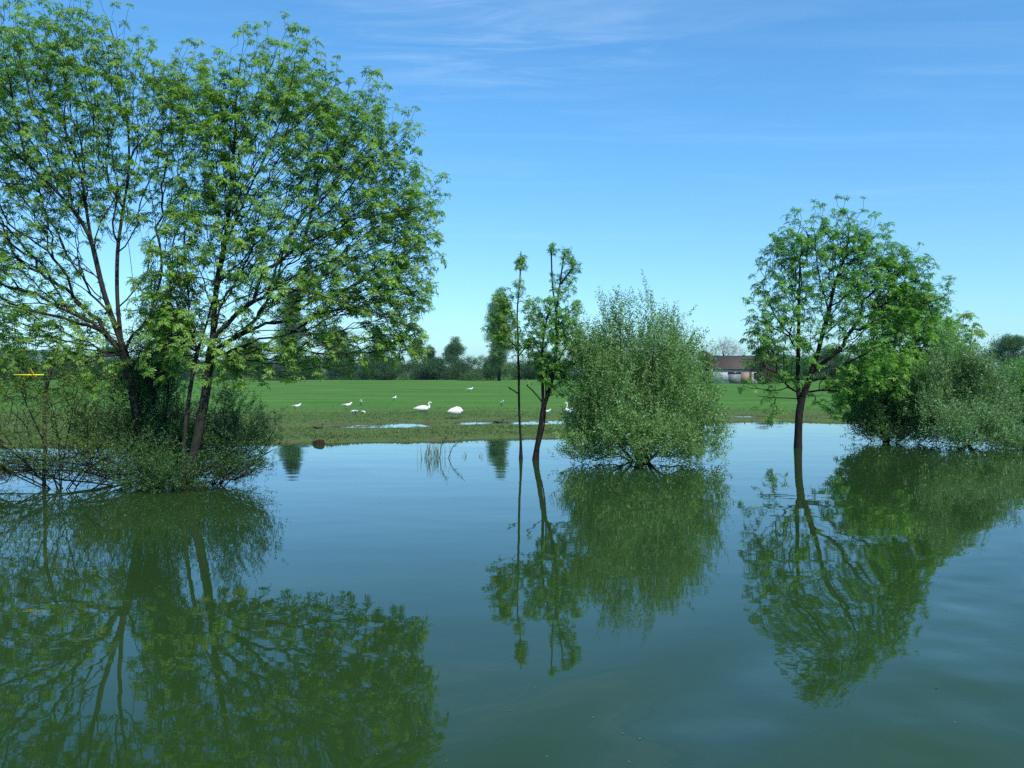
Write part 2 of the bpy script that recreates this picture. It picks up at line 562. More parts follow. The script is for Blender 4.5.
def rosette_template(seed, nl=7, rl=0.17, pairs=3, ln=0.085, wd=0.036):
    """a twig end carrying a tuft of drooping feather-shaped leaves"""
    r = np.random.default_rng(seed)
    vs = []
    for k in range(nl):
        a = 2 * np.pi * (k + r.uniform(-.3, .3)) / nl
        elev = r.uniform(-0.1, 0.75)
        out = np.array([math.cos(a), math.sin(a), 0])
        L_ = rl * r.uniform(0.7, 1.2)
        pts = []
        p = np.array([0, 0, r.uniform(-0.08, 0.03)])
        e = elev
        for j in range(pairs + 2):
            pts.append(p.copy())
            p = p + (out * math.cos(e) + np.array([0, 0, math.sin(e)])) * L_ / (pairs + 1)
            e -= r.uniform(0.2, 0.5)
        for j in range(1, pairs + 1):
            dr = pts[j + 1] - pts[j]
            dr /= np.linalg.norm(dr)
            side = np.cross(dr, [0, 0, 1.0])
            side /= np.linalg.norm(side) + 1e-9
            nn = np.cross(side, dr)
            for sg in (-1, 1):
                d = side * sg * 0.85 + dr * 0.55 - np.array([0, 0, 1]) * r.uniform(0, 0.5)
                vs += leaf_quad(pts[j], d, nn + r.normal(0, .25, 3), ln * r.uniform(.75, 1.15), wd)
        dr = pts[-1] - pts[-2]
        vs += leaf_quad(pts[-1] - dr * 0.3, dr, np.array([0, 0, 1.0]) + r.normal(0, .25, 3), ln * 1.1, wd)
    return np.array(vs)


def sprig_template(seed, n=13, ln=0.42, leaf=0.105, wd=0.027, spread=0.7):
    """a shoot set with narrow leaves"""
    r = np.random.default_rng(seed)
    vs = []
    bend = r.normal(0, 0.12, 2)
    for k in range(n):
        t = (k + r.uniform(0, .8)) / n
        p = np.array([bend[0] * t * t * ln, bend[1] * t * t * ln, t * ln])
        a = k * 2.4 + r.uniform(-.4, .4)
        d = np.array([math.cos(a) * spread, math.sin(a) * spread, r.uniform(0.25, 0.9)])
        vs += leaf_quad(p, d, r.normal(0, 1, 3), leaf * r.uniform(.7, 1.2) * (1 - 0.35 * t), wd)
    return np.array(vs)


def clump_template(seed, n=14, rad=0.3, leaf=0.12, wd=0.08):
    """a loose clump of broad leaves facing all ways"""
    r = np.random.default_rng(seed)
    vs = []
    for k in range(n):
        d = r.normal(0, 1, 3)
        d /= np.linalg.norm(d)
        p = d * rad * r.uniform(0.2, 1) ** 0.5
        dd = d * 0.6 + r.normal(0, .6, 3) - np.array([0, 0, .3])
        vs += leaf_quad(p, dd, r.normal(0, 1, 3), leaf * r.uniform(.7, 1.3), wd * r.uniform(.7, 1.3))
    return np.array(vs)


ROS = [rosette_template(100 + i) for i in range(7)]
SPR = [sprig_template(200 + i) for i in range(7)]
CLU = [clump_template(300 + i) for i in range(7)]


def scatter(templates, pos, axis, scale, tint, r):
    n = len(pos)
    R = rot_to(axis, r.uniform(0, 2 * np.pi, n)) * scale[:, None, None]
    which = r.integers(0, len(templates), n)
    V, T = [], []
    for k, t in enumerate(templates):
        sel = np.where(which == k)[0]
        if len(sel) == 0:
            continue
        v = np.einsum('nij,vj->nvi', R[sel], t) + pos[sel][:, None, :]
        V.append(v.reshape(-1, 3))
        T.append(np.repeat(tint[sel], len(t)))
    V = np.concatenate(V)
    return V, np.arange(len(V)).reshape(-1, 4), np.concatenate(T)


# ------------------------------------------------------------------ growing a tree
def blob_points(blobs, Y0, n, r, shell=0.45):
    """points inside a union of rounded masses; blobs: (px, py, rx, ry, weight, dy, depth factor)"""
    w = np.array([b[2] * b[3] * (b[4] if len(b) > 4 else 1.0) for b in blobs])
    pick = r.choice(len(blobs), n, p=w / w.sum())
    out = np.zeros((n, 3))
    for i, k in enumerate(pick):
        b = blobs[k]
        dy = b[5] if len(b) > 5 else 0.0
        df = b[6] if len(b) > 6 else 1.0
        Y = Y0 + dy
        c = P(b[0], b[1], Y)
        s = Y / F_PX
        d = r.normal(0, 1, 3)
        d /= np.linalg.norm(d)
        q = r.uniform() ** shell
        out[i] = c + d * q * np.array([b[2] * s, 0.5 * (b[2] + b[3]) * s * df, b[3] * s])
    return out


def grow(limbs, targets, bf=0.3, r0=0.005, pexp=2.35, seg=0.22, rmin_limb=0.012, down=0.6, jit=0.04, r=None, base_flare=1.3, maxr=None, zmin=0.0):
    """limbs: polylines of world points; each starts at the nearest point of what exists.
    Targets are wired to the limbs as a balanced spanning tree, radii follow from the number of tips carried."""
    r = r or rng
    pos, par, limb = [], [], []
    for li, poly in enumerate(limbs):
        poly = [np.array(p, float) for p in poly]
        if li == 0 or not pos:
            pos.append(poly[0]); par.append(-1); limb.append(1)
            cur = len(pos) - 1
        else:
            A = np.array(pos)
            cur = int(np.argmin(np.linalg.norm(A - poly[0], axis=1)))
            poly[0] = A[cur]
        # smooth curve through the handles
        pts = np.array(poly)
        dd = np.concatenate([[0], np.cumsum(np.linalg.norm(np.diff(pts, axis=0), axis=1))])
        n = max(2, int(dd[-1] / seg))
        tt = np.linspace(0, dd[-1], n + 1)[1:]
        for q in tt:
            p = np.array([np.interp(q, dd, pts[:, k]) for k in range(3)]) + r.normal(0, 0.012, 3)
            pos.append(p); par.append(cur); limb.append(1)
            cur = len(pos) - 1
    nl = len(pos)
    pos = np.array(pos)
    # soften the corners of the limbs
    for _ in range(3):
        new = pos.copy()
        kids = [[] for _ in range(nl)]
        for i in range(nl):
            if par[i] >= 0:
                kids[par[i]].append(i)
        for i in range(nl):
            if par[i] >= 0 and len(kids[i]) >= 1:
                new[i] = 0.5 * pos[i] + 0.25 * pos[par[i]] + 0.25 * pos[kids[i][0]]
        pos = new
    pl = np.zeros(nl)
    for i in range(1, nl):
        pl[i] = pl[par[i]] + np.linalg.norm(pos[i] - pos[par[i]])
    T = targets
    nt_ = len(T)
    best = np.full(nt_, 1e9)
    bpar = np.zeros(nt_, int)

    def relax(i, p, l):
        d = T - p
        dist = np.linalg.norm(d, axis=1)
        c = dist + down * np.maximum(0, -d[:, 2]) + bf * l
        m = c < best
        best[m] = c[m]
        bpar[m] = i
    start = max(1, int(0.0 * nl))
    for i in range(start, nl):
        if pos[i][2] < zmin:
            continue
        relax(i, pos[i], pl[i])
    done = np.zeros(nt_, bool)
    P_ = [p for p in pos]
    PL = list(pl)
    for _ in range(nt_):
        k = int(np.argmin(np.where(done, 1e9, best)))
        done[k] = True
        pa = bpar[k]
        d = T[k] - P_[pa]
        dist = np.linalg.norm(d)
        # a mid joint with a little wander, so twigs are not ruler-straight
        if dist > 0.3:
            mid = P_[pa] + d * 0.5 + r.normal(0, jit * dist, 3) + np.array([0, 0, -0.04 * dist])
            P_.append(mid); par.append(pa); limb.append(0); PL.append(PL[pa] + dist * 0.5)
            pa = len(P_) - 1
        P_.append(T[k]); par.append(pa); limb.append(0); PL.append(PL[pa] + np.linalg.norm(T[k] - P_[pa]))
        j = len(P_) - 1
        relax(j, T[k], PL[j])
        best[k] = 1e9
    pos = np.array(P_)
    par = np.array(par)
    limb = np.array(limb, bool)
    n = len(pos)
    kids = [[] for _ in range(n)]
    for i in range(n):
        if par[i] >= 0:
            kids[par[i]].append(i)
    order = np.argsort(-np.arange(n))            # children always come later than their parents
    acc = np.zeros(n)
    for i in order:
        if not kids[i]:
            acc[i] = r0 ** pexp
        if par[i] >= 0:
            acc[par[i]] += acc[i]
    rad = acc ** (1 / pexp)
    rad[limb] = np.maximum(rad[limb], rmin_limb)
    if maxr:
        rad *= np.where(rad > maxr, maxr / rad, 1)
    # flare at the foot
    z0 = pos[0][2]
    hgt = np.clip((pos[:, 2] - z0) / 1.1, 0, 1)
    rad = rad * np.where(limb, 1 + (base_flare - 1) * (1 - hgt) ** 2, 1)
    # chains
    acc_t, acc_b = Acc(), Acc()
    stack = [(0, None)]
    while stack:
        s, frm = stack.pop()
        chain = [s]
        cur = s
        while kids[cur]:
            ks = sorted(kids[cur], key=lambda k: (limb[k], rad[k]), reverse=True)
            for o in ks[1:]:
                stack.append((o, cur))
            cur = ks[0]
            chain.append(cur)
        pts = [pos[c] for c in chain]
        rr = [rad[c] for c in chain]
        if frm is not None:
            pts = [pos[frm]] + pts
            rr = [min(rr[0] * 1.15, rad[frm])] + rr
        if len(pts) < 2:
            continue
        rr[-1] *= 0.6
        big = limb[s]
        mr = max(rr)
        sides = 9 if mr > 0.07 else (6 if mr > 0.025 else 4 if mr > 0.012 else 3)
        (acc_t if big else acc_b).tube(pts, rr, sides, True)
    tips = np.array([i for i in range(n) if not limb[i] or not kids[i]])
    nk = np.array([len(k) for k in kids])
    d = pos - pos[np.maximum(par, 0)]
    d /= np.linalg.norm(d, axis=1, keepdims=True) + 1e-9
    return dict(pos=pos, dir=d, rad=rad, nk=nk, limb=limb, trunk=acc_t, branch=acc_b, par=par)


def plant(name, label, cat, base, limbs, targets, leaf_tpl, leaf_m, bark_m, group=None, up=0.6, scale=(0.8, 1.2), per=1, inner=0.4,
          tint_mu=0.45, tint_sd=0.28, rleaf=0.02, seed=1, crown='crown', trunk='trunk', twigs='branches', spread=0.0, merge=False, **kw):
    r = np.random.default_rng(seed)
    g = grow(limbs, targets, r=r, **kw)
    root = thing(name, label, cat, tuple(base), 0, group)
    off = np.array(base, float)
    for a in (g['trunk'], g['branch']):
        a.v = [v - off for v in a.v]
    if len(g['branch'].v) and merge:
        t_, b_ = g['trunk'], g['branch']
        t_.v += b_.v
        for k_, fl in b_.c.items():
            t_.c.setdefault(k_, []).extend([f + t_.n for f in fl])
        t_.n += b_.n
        g['branch'] = Acc()
    if g['trunk'].n:
        g['trunk'].build(trunk, bark_m, root, True)
    if g['branch'].n:
        g['branch'].build(twigs, bark_m, root, True)
    cand = np.where((~g['limb']) & (g['rad'] < rleaf) & ((g['nk'] == 0) | (r.uniform(size=len(g['nk'])) < inner)))[0]
    cand = np.repeat(cand, per)
    pos = g['pos'][cand] - off + r.normal(0, 1, (len(cand), 3)) * spread
    ax = g['dir'][cand] * 0.7 + np.array([0, 0, up]) + r.normal(0, 0.28, (len(cand), 3))
    # tint drifts slowly through the crown and jumps a little from spray to spray
    drift = vnoise(pos[:, 0] + pos[:, 2] * 0.7, pos[:, 1] + pos[:, 2] * 0.3, 0.8, seed)
    tint = np.clip(tint_mu + drift * 0.2 + r.normal(0, tint_sd, len(cand)), 0, 1)
    V, Fq, T = scatter(leaf_tpl, pos, ax, r.uniform(scale[0], scale[1], len(cand)), tint, r)
    keep = (V[:, 2] + off[2]).reshape(-1, 4).min(1) > 0.0
    V, T = V.reshape(-1, 4, 3)[keep].reshape(-1, 3), T.reshape(-1, 4)[keep].ravel()
    mesh_np(crown, V, np.arange(len(V)).reshape(-1, 4), leaf_m, root, False, T)
    return root


def clumped(T, r, per=24, sd=(0.14, 0.14, 0.30)):
    """draw the points together into shoots, leaving hollows between them"""
    n = len(T)
    c = T[r.choice(n, max(6, n // per), replace=False)]
    k = r.integers(0, len(c), n)
    return c[k] + r.normal(0, 1, (n, 3)) * np.array(sd)


def with_shoots(T, r, n, cell=0.45, lo=0.1, hi=0.36):
    """single twigs that stand proud of the crown's top and outer edge"""
    c = T.mean(0)
    key = np.floor(T[:, :2] / cell).astype(int)
    top = {}
    for i, k in enumerate(map(tuple, key)):
        if k not in top or T[i, 2] > T[top[k], 2]:
            top[k] = i
    idx = np.array(list(top.values()))
    idx = idx[T[idx, 2] > c[2] - 0.3]
    idx = r.choice(idx, min(n, len(idx)), replace=False)
    d = T[idx] - c
    d /= np.linalg.norm(d, axis=1, keepdims=True)
    d = d * 0.6 + np.array([0, 0, 0.8])
    return np.concatenate([T, T[idx] + d * r.uniform(lo, hi, (len(idx), 1))])


def PL_(pts, Y0):
    return [P(p[0], p[1], Y0 + (p[2] if len(p) > 2 else 0.0)) for p in pts]


def under(p, dz=0.5):
    q = np.array(p, float)
    q[2] -= dz
    return q


def clip_low(T, zmin=0.06):
    return T[T[:, 2] > zmin]


R_ = np.random.default_rng(11)

# ---- big ash at the left edge
Y = 21.3
baseA = P(146, 482, Y); baseA[2] = -0.3
limbsA = [
    [baseA] + PL_([(146, 470), (136, 410), (129, 375), (122, 345)], Y),
    PL_([(122, 345), (118, 315), (117, 287), (117, 252, .2), (122, 215, .4), (128, 185, .5), (130, 160, .4), (127, 110, .4), (120, 60, .3), (112, 30, .2)], Y),
    PL_([(122, 345), (112, 318), (103, 292, -.2), (95, 255, -.3), (90, 234, -.3), (70, 205, -.5), (50, 184, -.7), (27, 162, -.8), (0, 140, -1.), (-30, 110, -1.2)], Y),
    PL_([(95, 255, -.3), (86, 205, 0), (80, 166, .3), (66, 132, .5), (50, 90, .6), (40, 45, .6)], Y),
    PL_([(119, 245, .2), (132, 222, 0), (148, 198, -.4), (170, 180, -.8), (193, 166, -1.1), (205, 130, -1.2)], Y),
    PL_([(112, 318), (98, 300, .4), (78, 284, .8), (45, 270, 1.2), (5, 268, 1.4), (-45, 255, 1.6)], Y),
    PL_([(118, 335), (92, 325, -.5), (58, 318, -1.), (20, 308, -1.4), (-20, 300, -1.7), (-70, 285, -2)], Y),
    PL_([(100, 280, -.2), (70, 250, -.9), (30, 236, -1.5), (-15, 225, -2), (-70, 190, -2.3)], Y),
    PL_([(50, 184, -.7), (20, 185, -1.3), (-20, 180, -1.8), (-80, 150, -2.2)], Y),
    PL_([(130, 160, .4), (150, 120, .9), (163, 80, 1.2), (165, 60, 1.3)], Y),
    PL_([(122, 215, .4), (105, 180, 1.1), (95, 130, 1.6), (88, 70, 1.9)], Y),
    PL_([(27, 162, -.8), (15, 110, -.6), (5, 60, -.5)], Y),
]
blobsA = [(45, 85, 85, 75), (130, 105, 72, 62), (172, 120, 34, 55), (20, 170, 100, 75), (-85, 130, 115, 120), (165, 200, 45, 60, .6),
          (95, 175, 75, 70, .8), (10, 255, 80, 45, .8), (-80, 260, 90, 60), (50, 315, 75, 30, .55), (-50, 320, 80, 35, .8), (10, 345, 60, 25, .5)]
blobsA += [(55, 365, 75, 28, .6), (-30, 375, 70, 32, .6), (100, 375, 40, 26, .6), (165, 300, 34, 50, .7), (20, 300, 70, 40, .7)]
blobsA += [(60, 340, 75, 35, .7), (20, 380, 60, 24, .6), (185, 90, 40, 40), (20, 60, 60, 55), (90, 50, 55, 45), (195, 160, 30, 60, .8)]
TA = blob_points(blobsA, Y, 6300, R_)
TA = with_shoots(TA, R_, 170)
plant('ash_tree', 'big spreading ash tree at left edge with forked trunk beside the twin trunked one', 'tree', baseA, limbsA, TA, ROS, ASH, BARK,
      seed=21, scale=(0.55, 1.0), inner=0.2, maxr=0.14, r0=0.0038, bf=0.7, up=1.0, zmin=2.9, group='ash trees in the flood water')

# ---- twin-trunked ash with the dome of a crown
Y = 20.2
baseB = P(186, 490, Y); baseB[2] = -0.3
limbsB = [
    [baseB] + PL_([(188, 470), (200, 430), (206, 390), (211, 345), (216, 300), (219, 270), (225, 243)], Y),
    [baseB] + PL_([(182, 468), (185, 430), (189, 390), (196, 355), (208, 320, .2), (217, 285, .3)], Y),
    PL_([(225, 243), (229, 210), (231, 180), (235, 135), (236, 100), (240, 65)], Y),
    PL_([(225, 243), (240, 212, -.3), (252, 182, -.5), (270, 148, -.8), (285, 110, -1.), (296, 62, -1.1)], Y),
    PL_([(222, 255), (250, 240, -.6), (279, 225, -1.1), (300, 212, -1.4), (341, 180, -1.8), (372, 140, -2.)], Y),
    PL_([(219, 270), (245, 268, .5), (270, 260, .9), (314, 252, 1.5), (359, 262, 2.), (405, 275, 2.3)], Y),
    PL_([(214, 315), (245, 295, -.8), (287, 287, -1.5), (335, 300, -2.1), (386, 316, -2.5), (420, 330, -2.6)], Y),
    PL_([(217, 285), (200, 275, -.4), (180, 277, -.7), (160, 297, -1.), (140, 328, -1.1)], Y),
    PL_([(240, 212, -.3), (285, 195, .6), (330, 160, 1.3), (365, 125, 1.7)], Y),
    PL_([(279, 225, -1.1), (330, 222, -1.6), (380, 215, -1.9), (425, 205, -2.)], Y),
    PL_([(314, 252, 1.5), (350, 235, 2.), (395, 215, 2.2), (432, 220, 2.2)], Y),
    PL_([(270, 148, -.8), (310, 115, -.6), (335, 85, -.4)], Y),
    PL_([(229, 210), (262, 165, 1.2), (275, 110, 1.8), (280, 50, 2.)], Y),
    PL_([(245, 295, -.8), (280, 320, -1.8), (320, 345, -2.4), (370, 360, -2.8)], Y),
    PL_([(211, 345), (250, 330, 1.), (300, 330, 1.8), (350, 345, 2.3)], Y),
]
blobsB = [(278, 95, 62, 62), (335, 125, 62, 58), (378, 165, 50, 60), (405, 215, 40, 55), (300, 175, 95, 75, .8), (340, 235, 85, 60, .7),
          (392, 285, 48, 48, .8), (300, 290, 80, 45, .55), (330, 345, 75, 26, .55), (232, 150, 36, 75, .8), (240, 240, 45, 60, .5),
          (395, 335, 35, 25, .6), (230, 320, 40, 40, .5)]
blobsB += [(235, 362, 44, 28, .9), (190, 325, 34, 48, .9), (160, 350, 28, 38, .9), (310, 358, 75, 24, .8), (400, 340, 34, 24, .8), (180, 260, 34, 55, 1.0), (160, 300, 34, 36, .9)]
blobsB += [(215, 110, 34, 55, .9), (205, 200, 36, 50, .8), (270, 250, 90, 55, .6), (345, 300, 80, 50, .7), (405, 260, 40, 60, .8)]
TB = blob_points(blobsB, Y, 6200, R_, 0.5)
TB = with_shoots(TB, R_, 170)
plant('ash_tree', 'twin trunked ash with a wide rounded crown standing in the water behind dark shrubs', 'tree', baseB, limbsB, TB, ROS, ASH, BARK,
      seed=22, scale=(0.55, 1.0), inner=0.2, maxr=0.12, r0=0.0038, bf=0.7, up=1.0, zmin=3.0, group='ash trees in the flood water')

# ---- ash on the right
Y = 30.8
baseC = P(798, 449, Y); baseC[2] = -0.3
limbsC = [
    [baseC] + PL_([(798, 440), (799, 409), (804, 394), (813, 369), (820, 343), (829, 310), (835, 281), (846, 255), (850, 225)], Y),
    PL_([(800, 402), (797, 385, .2), (798, 365, .3), (798, 328, .3), (799, 292, .2), (800, 262)], Y),
    PL_([(811, 374), (825, 362, -.4), (838, 354, -.8), (860, 339, -1.2), (871, 314, -1.4), (892, 288, -1.5)], Y),
    PL_([(822, 336), (846, 316, .8), (862, 312, 1.2), (890, 300, 1.7), (915, 290, 2)], Y),
    PL_([(829, 310), (820, 281, -.6), (816, 258, -1), (815, 232, -1.1)], Y),
    PL_([(835, 281), (858, 255, .5), (868, 235, .7)], Y),
    PL_([(798, 340, .3), (780, 325, .4), (768, 300, .4)], Y),
    PL_([(798, 385, .2), (778, 368, -.6), (755, 358, -1.), (742, 360, -1.2)], Y),
    PL_([(800, 400), (775, 398, .5), (757, 396, .9)], Y),
    PL_([(804, 394), (830, 390, 1), (850, 395, 1.6)], Y),
    PL_([(838, 354, -.8), (870, 350, -1.8), (905, 335, -2.4)], Y),
]
blobsC = [(838, 232, 40, 28), (805, 245, 36, 30), (862, 255, 42, 35), (795, 290, 38, 35, .8), (840, 285, 55, 40, .7), (892, 282, 40, 34, 1.3), (800, 335, 40, 35, .7),
          (905, 320, 35, 35), (865, 325, 45, 35, .7), (766, 345, 20, 22, .6), (750, 358, 14, 10, .5), (765, 402, 18, 10, .4), (840, 385, 40, 16, .5), (785, 375, 28, 18, .5)]
blobsC += [(782, 262, 26, 26, .8), (772, 300, 26, 28, .8), (760, 335, 22, 24, .7), (752, 380, 16, 16, .4), (775, 415, 14, 12, .35), (830, 405, 24, 16, .35), (925, 300, 26, 26), (850, 365, 36, 20, .7), (875, 375, 34, 18, .7), (905, 270, 24, 22)]
TC = blob_points(blobsC, Y, 2700, R_)
TC = with_shoots(TC, R_, 80, 0.6, 0.1, 0.34)
plant('ash_tree', 'leaning ash tree right of the round willow bush, single dark trunk in water', 'tree', baseC, limbsC, TC, ROS, ASH_R, BARKD,
      seed=23, scale=(0.72, 1.2), inner=0.25, r0=0.0066, zmin=1.7, bf=0.42, up=0.9, maxr=0.19, group='ash trees in the flood water')

# ---- denser bright ash beside it
Y = 34.5
baseD = P(886, 440, Y); baseD[2] = -0.3
limbsD = [
    [baseD] + PL_([(886, 430), (887, 400), (890, 370), (897, 330), (905, 300)], Y),
    PL_([(890, 370), (910, 350, .5), (925, 320, .7)], Y),
    PL_([(888, 390), (865, 375, -.6), (850, 365, -.9)], Y),
    PL_([(888, 390), (915, 385, -.8), (935, 375, -1.3)], Y),
]
blobsD = [(908, 312, 36, 34), (925, 345, 30, 35), (885, 365, 45, 32), (910, 380, 40, 30), (865, 395, 30, 18, .8), (935, 375, 22, 26), (895, 405, 40, 18, .8)]
blobsD += [(945, 345, 22, 30), (870, 412, 36, 18, 1), (920, 408, 38, 18, 1), (890, 380, 55, 34, .8, -1), (855, 385, 26, 24, .7)]
TD = blob_points(blobsD, Y, 2600, R_)
plant('ash_tree', 'dense bright green low ash between the leaning ash and grey willow shrub', 'tree', baseD, limbsD, TD, ROS, ASH_R, BARKD,
      seed=24, scale=(0.8, 1.25), inner=0.7, tint_mu=0.6, zmin=1.0, r0=0.0065, group='ash trees in the flood water')

# ---- slender ash poking out on the far right
Y = 37
baseE = P(958, 436, Y); baseE[2] = -0.2
limbsE = [[baseE] + PL_([(958, 420), (959, 390), (961, 350), (964, 312)], Y), PL_([(960, 370), (970, 345), (974, 322)], Y), PL_([(960, 380), (951, 350), (948, 325)], Y)]
TE = blob_points([(964, 318, 9, 10), (974, 335, 9, 12), (950, 330, 8, 14), (960, 350, 16, 14), (968, 365, 14, 14), (955, 385, 18, 18)], Y, 150, R_)
plant('ash_tree', 'slender ash with sparse upright shoots behind the grey willow shrub on right', 'tree', baseE, limbsE, TE, ROS, ASH, BARKD, seed=25,
      scale=(1.0, 1.5), inner=0.6, r0=0.006, merge=True, group='ash trees in the flood water')

# ---- saplings in the middle
Y = 27.0
baseS = P(521, 459, Y); baseS[2] = -0.3
limbsS = [[baseS] + PL_([(521, 452), (520, 430), (519, 400), (518, 345), (517, 310), (520, 280), (521, 252)], Y),
          PL_([(518, 330), (510, 312), (505, 295)], Y), PL_([(518, 350), (507, 338), (500, 330)], Y), PL_([(518, 360), (528, 345), (531, 335)], Y),
          PL_([(519, 392), (512, 387), (508, 388)], Y)]
TS = blob_points([(521, 262, 6, 13), (519, 285, 7, 12), (507, 305, 9, 16), (503, 330, 9, 14), (514, 330, 9, 20), (529, 342, 6, 8), (513, 350, 8, 10), (509, 388, 4, 3, .6), (500, 345, 10, 14, .8), (502, 305, 13, 22, 1), (496, 330, 11, 22, 1), (512, 318, 12, 20, .8), (527, 300, 6, 12, .7)], Y, 270, R_)
plant('sapling', 'thin single stemmed sapling with small leaf tufts left of the thicker sapling', 'sapling', baseS, limbsS, TS, ROS, ASH, BARKD, seed=26,
      scale=(0.5, 0.85), inner=0.6, r0=0.0045, rmin_limb=0.022, base_flare=2.6, zmin=1.6, merge=True, group='saplings in the middle of the water')
Y = 26.6
baseT = P(535, 462, Y); baseT[2] = -0.3
limbsT = [[baseT] + PL_([(536, 452), (541, 430), (543, 410), (543, 390), (541, 365), (543, 335), (550, 305)], Y),
          PL_([(543, 408), (549, 392), (554, 372), (557, 340), (556, 312), (560, 285), (564, 255)], Y),
          [baseT + np.array([.08, .1, 0])] + PL_([(538, 450, .15), (545, 425, .1), (546, 400, .1), (546, 370)], Y),
          PL_([(556, 312), (552, 280), (551, 248)], Y), PL_([(560, 288), (570, 272), (575, 264)], Y), PL_([(542, 400), (534, 390), (527, 385)], Y)]
TT = blob_points([(548, 325, 24, 24), (560, 335, 20, 30), (540, 312, 14, 16, .8), (556, 300, 13, 14), (550, 365, 20, 18), (566, 258, 10, 10), (553, 248, 6, 7), (575, 268, 7, 9), (557, 280, 9, 10, .7),
                  (528, 384, 7, 4, .5), (560, 390, 16, 10, .5), (572, 325, 14, 24, .8), (533, 335, 12, 22, .8), (576, 305, 9, 14, .7), (528, 345, 13, 18, .8), (580, 345, 12, 18, .7), (558, 375, 20, 14, .7), (535, 365, 14, 14, .6), (570, 360, 16, 18, .6), (568, 285, 10, 14, .8)], Y, 880, R_)
plant('sapling', 'leafy young ash with split dark trunk standing left of round willow bush', 'sapling', baseT, limbsT, TT, ROS, ASH_R, BARKD, seed=27,
      scale=(0.5, 0.85), inner=0.5, r0=0.006, rmin_limb=0.022, base_flare=2.0, zmin=1.6, merge=True, group='saplings in the middle of the water')


# ---- willow bushes
def bush(name, label, cat, px, py, Y, stems, blobs, n, tpl, mat, seed, bark=BARKD, group=None, scale=(0.8, 1.3), inner=0.9, shell=0.5, per=1, r0=0.004, clump=0, **kw):
    base = P(px, py, Y)
    base[2] = -0.25
    limbs = []
    r = np.random.default_rng(seed)
    for i, (sx, sy) in enumerate(stems):
        dy = r.uniform(-1, 1) * 0.9
        b = base + np.array([r.uniform(-.25, .25), r.uniform(-.25, .25), 0]) * (i > 0)
        mid = 0.5 * (b + P(sx, sy, Y + dy)) + np.array([0.12 * (sx - px) * Y / F_PX * -0.3, 0, 0.1]) + r.normal(0, .13, 3)
        limbs.append([b, mid, P(sx, sy, Y + dy)])
    # every stem rises from the stool, not from its neighbour's tip
    T = blob_points(blobs, Y, n, r, shell)
    if clump:
        T = clumped(T, r, clump)
    T = clip_low(T, 0.04)
    return plant(name, label, cat, base, limbs, T, tpl, mat, bark, group=group, seed=seed, scale=scale, inner=inner, per=per, crown='foliage', trunk='stems',
                 twigs='twigs', r0=r0, **kw)


bush('willow_bush', 'large rounded willow bush rising from the water in the middle', 'bush', 640, 463, 26.2,
     [(600, 335), (620, 322), (645, 320), (655, 330), (680, 355), (700, 380), (580, 390), (570, 420), (710, 430), (640, 360), (660, 380), (615, 400)],
     [(645, 345, 30, 30, .8), (612, 347, 24, 28, .8), (640, 375, 60, 50), (685, 375, 30, 45, .9), (600, 385, 30, 45, .8), (650, 420, 70, 38), (615, 435, 45, 28), (690, 425, 32, 32),
      (650, 450, 58, 12), (651, 324, 9, 13, 1.5), (638, 318, 5, 14, 1.5), (607, 320, 6, 13, 1.5), (623, 316, 5, 13, 1.5), (672, 335, 7, 14, 1.5), (694, 362, 7, 15, 1.5), (592, 328, 5, 15, 1.6), (663, 325, 5, 14, 1.4), (684, 348, 6, 14, 1.5), (583, 350, 6, 14, 1.6), (707, 385, 6, 16, 1.5), (575, 430, 18, 18, .7), (605, 452, 30, 9), (700, 450, 20, 9), (640, 455, 60, 6), (625, 458, 45, 7, 1, -1.6), (675, 456, 40, 8, 1, -1.5), (650, 440, 60, 16, .8, -1.8), (590, 455, 25, 8, 1, -1.0), (622, 435, 26, 18, 1.3, -2.0), (690, 425, 30, 24, 1.1, -1.4), (595, 425, 34, 26, 1.2, .3), (585, 445, 28, 14, 1.0, -.4), (715, 440, 12, 14, .8), (650, 385, 55, 40, .8)],
     4300, SPR, WIL, 31, group='shrubs standing in the flood water', up=0.9, scale=(0.8, 1.3), tint_mu=0.45, bf=0.25, per=2, spread=0.07, tint_sd=0.36, clump=17)

bush('willow_shrub', 'grey green willow shrub with arching twigs at right water edge', 'shrub', 965, 448, 32.0,
     [(940, 380), (965, 365), (990, 385), (1005, 410), (920, 410), (950, 400), (1010, 430)],
     [(960, 385, 32, 28), (990, 400, 26, 30), (935, 405, 35, 30), (970, 420, 48, 26), (1000, 425, 22, 20), (955, 350, 14, 14, .6), (960, 438, 55, 8), (950, 450, 40, 6, 1, -1.5), (995, 448, 30, 8, 1, -1.6), (965, 430, 40, 14, .7, -2)],
     2900, SPR, WILG, 32, group='shrubs standing in the flood water', up=0.8, scale=(0.85, 1.4), r0=0.0045, per=2, spread=0.08, tint_sd=0.34, clump=26)
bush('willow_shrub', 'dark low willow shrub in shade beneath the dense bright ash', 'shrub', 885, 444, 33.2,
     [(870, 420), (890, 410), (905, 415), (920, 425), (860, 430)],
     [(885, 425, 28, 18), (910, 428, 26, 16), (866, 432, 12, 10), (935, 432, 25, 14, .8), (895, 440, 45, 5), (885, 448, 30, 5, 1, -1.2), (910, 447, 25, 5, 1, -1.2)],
     1000, SPR, UND, 33, group='shrubs standing in the flood water', up=0.5, scale=(0.8, 1.3), r0=0.0045, per=2, spread=0.08, tint_sd=0.34, clump=26)

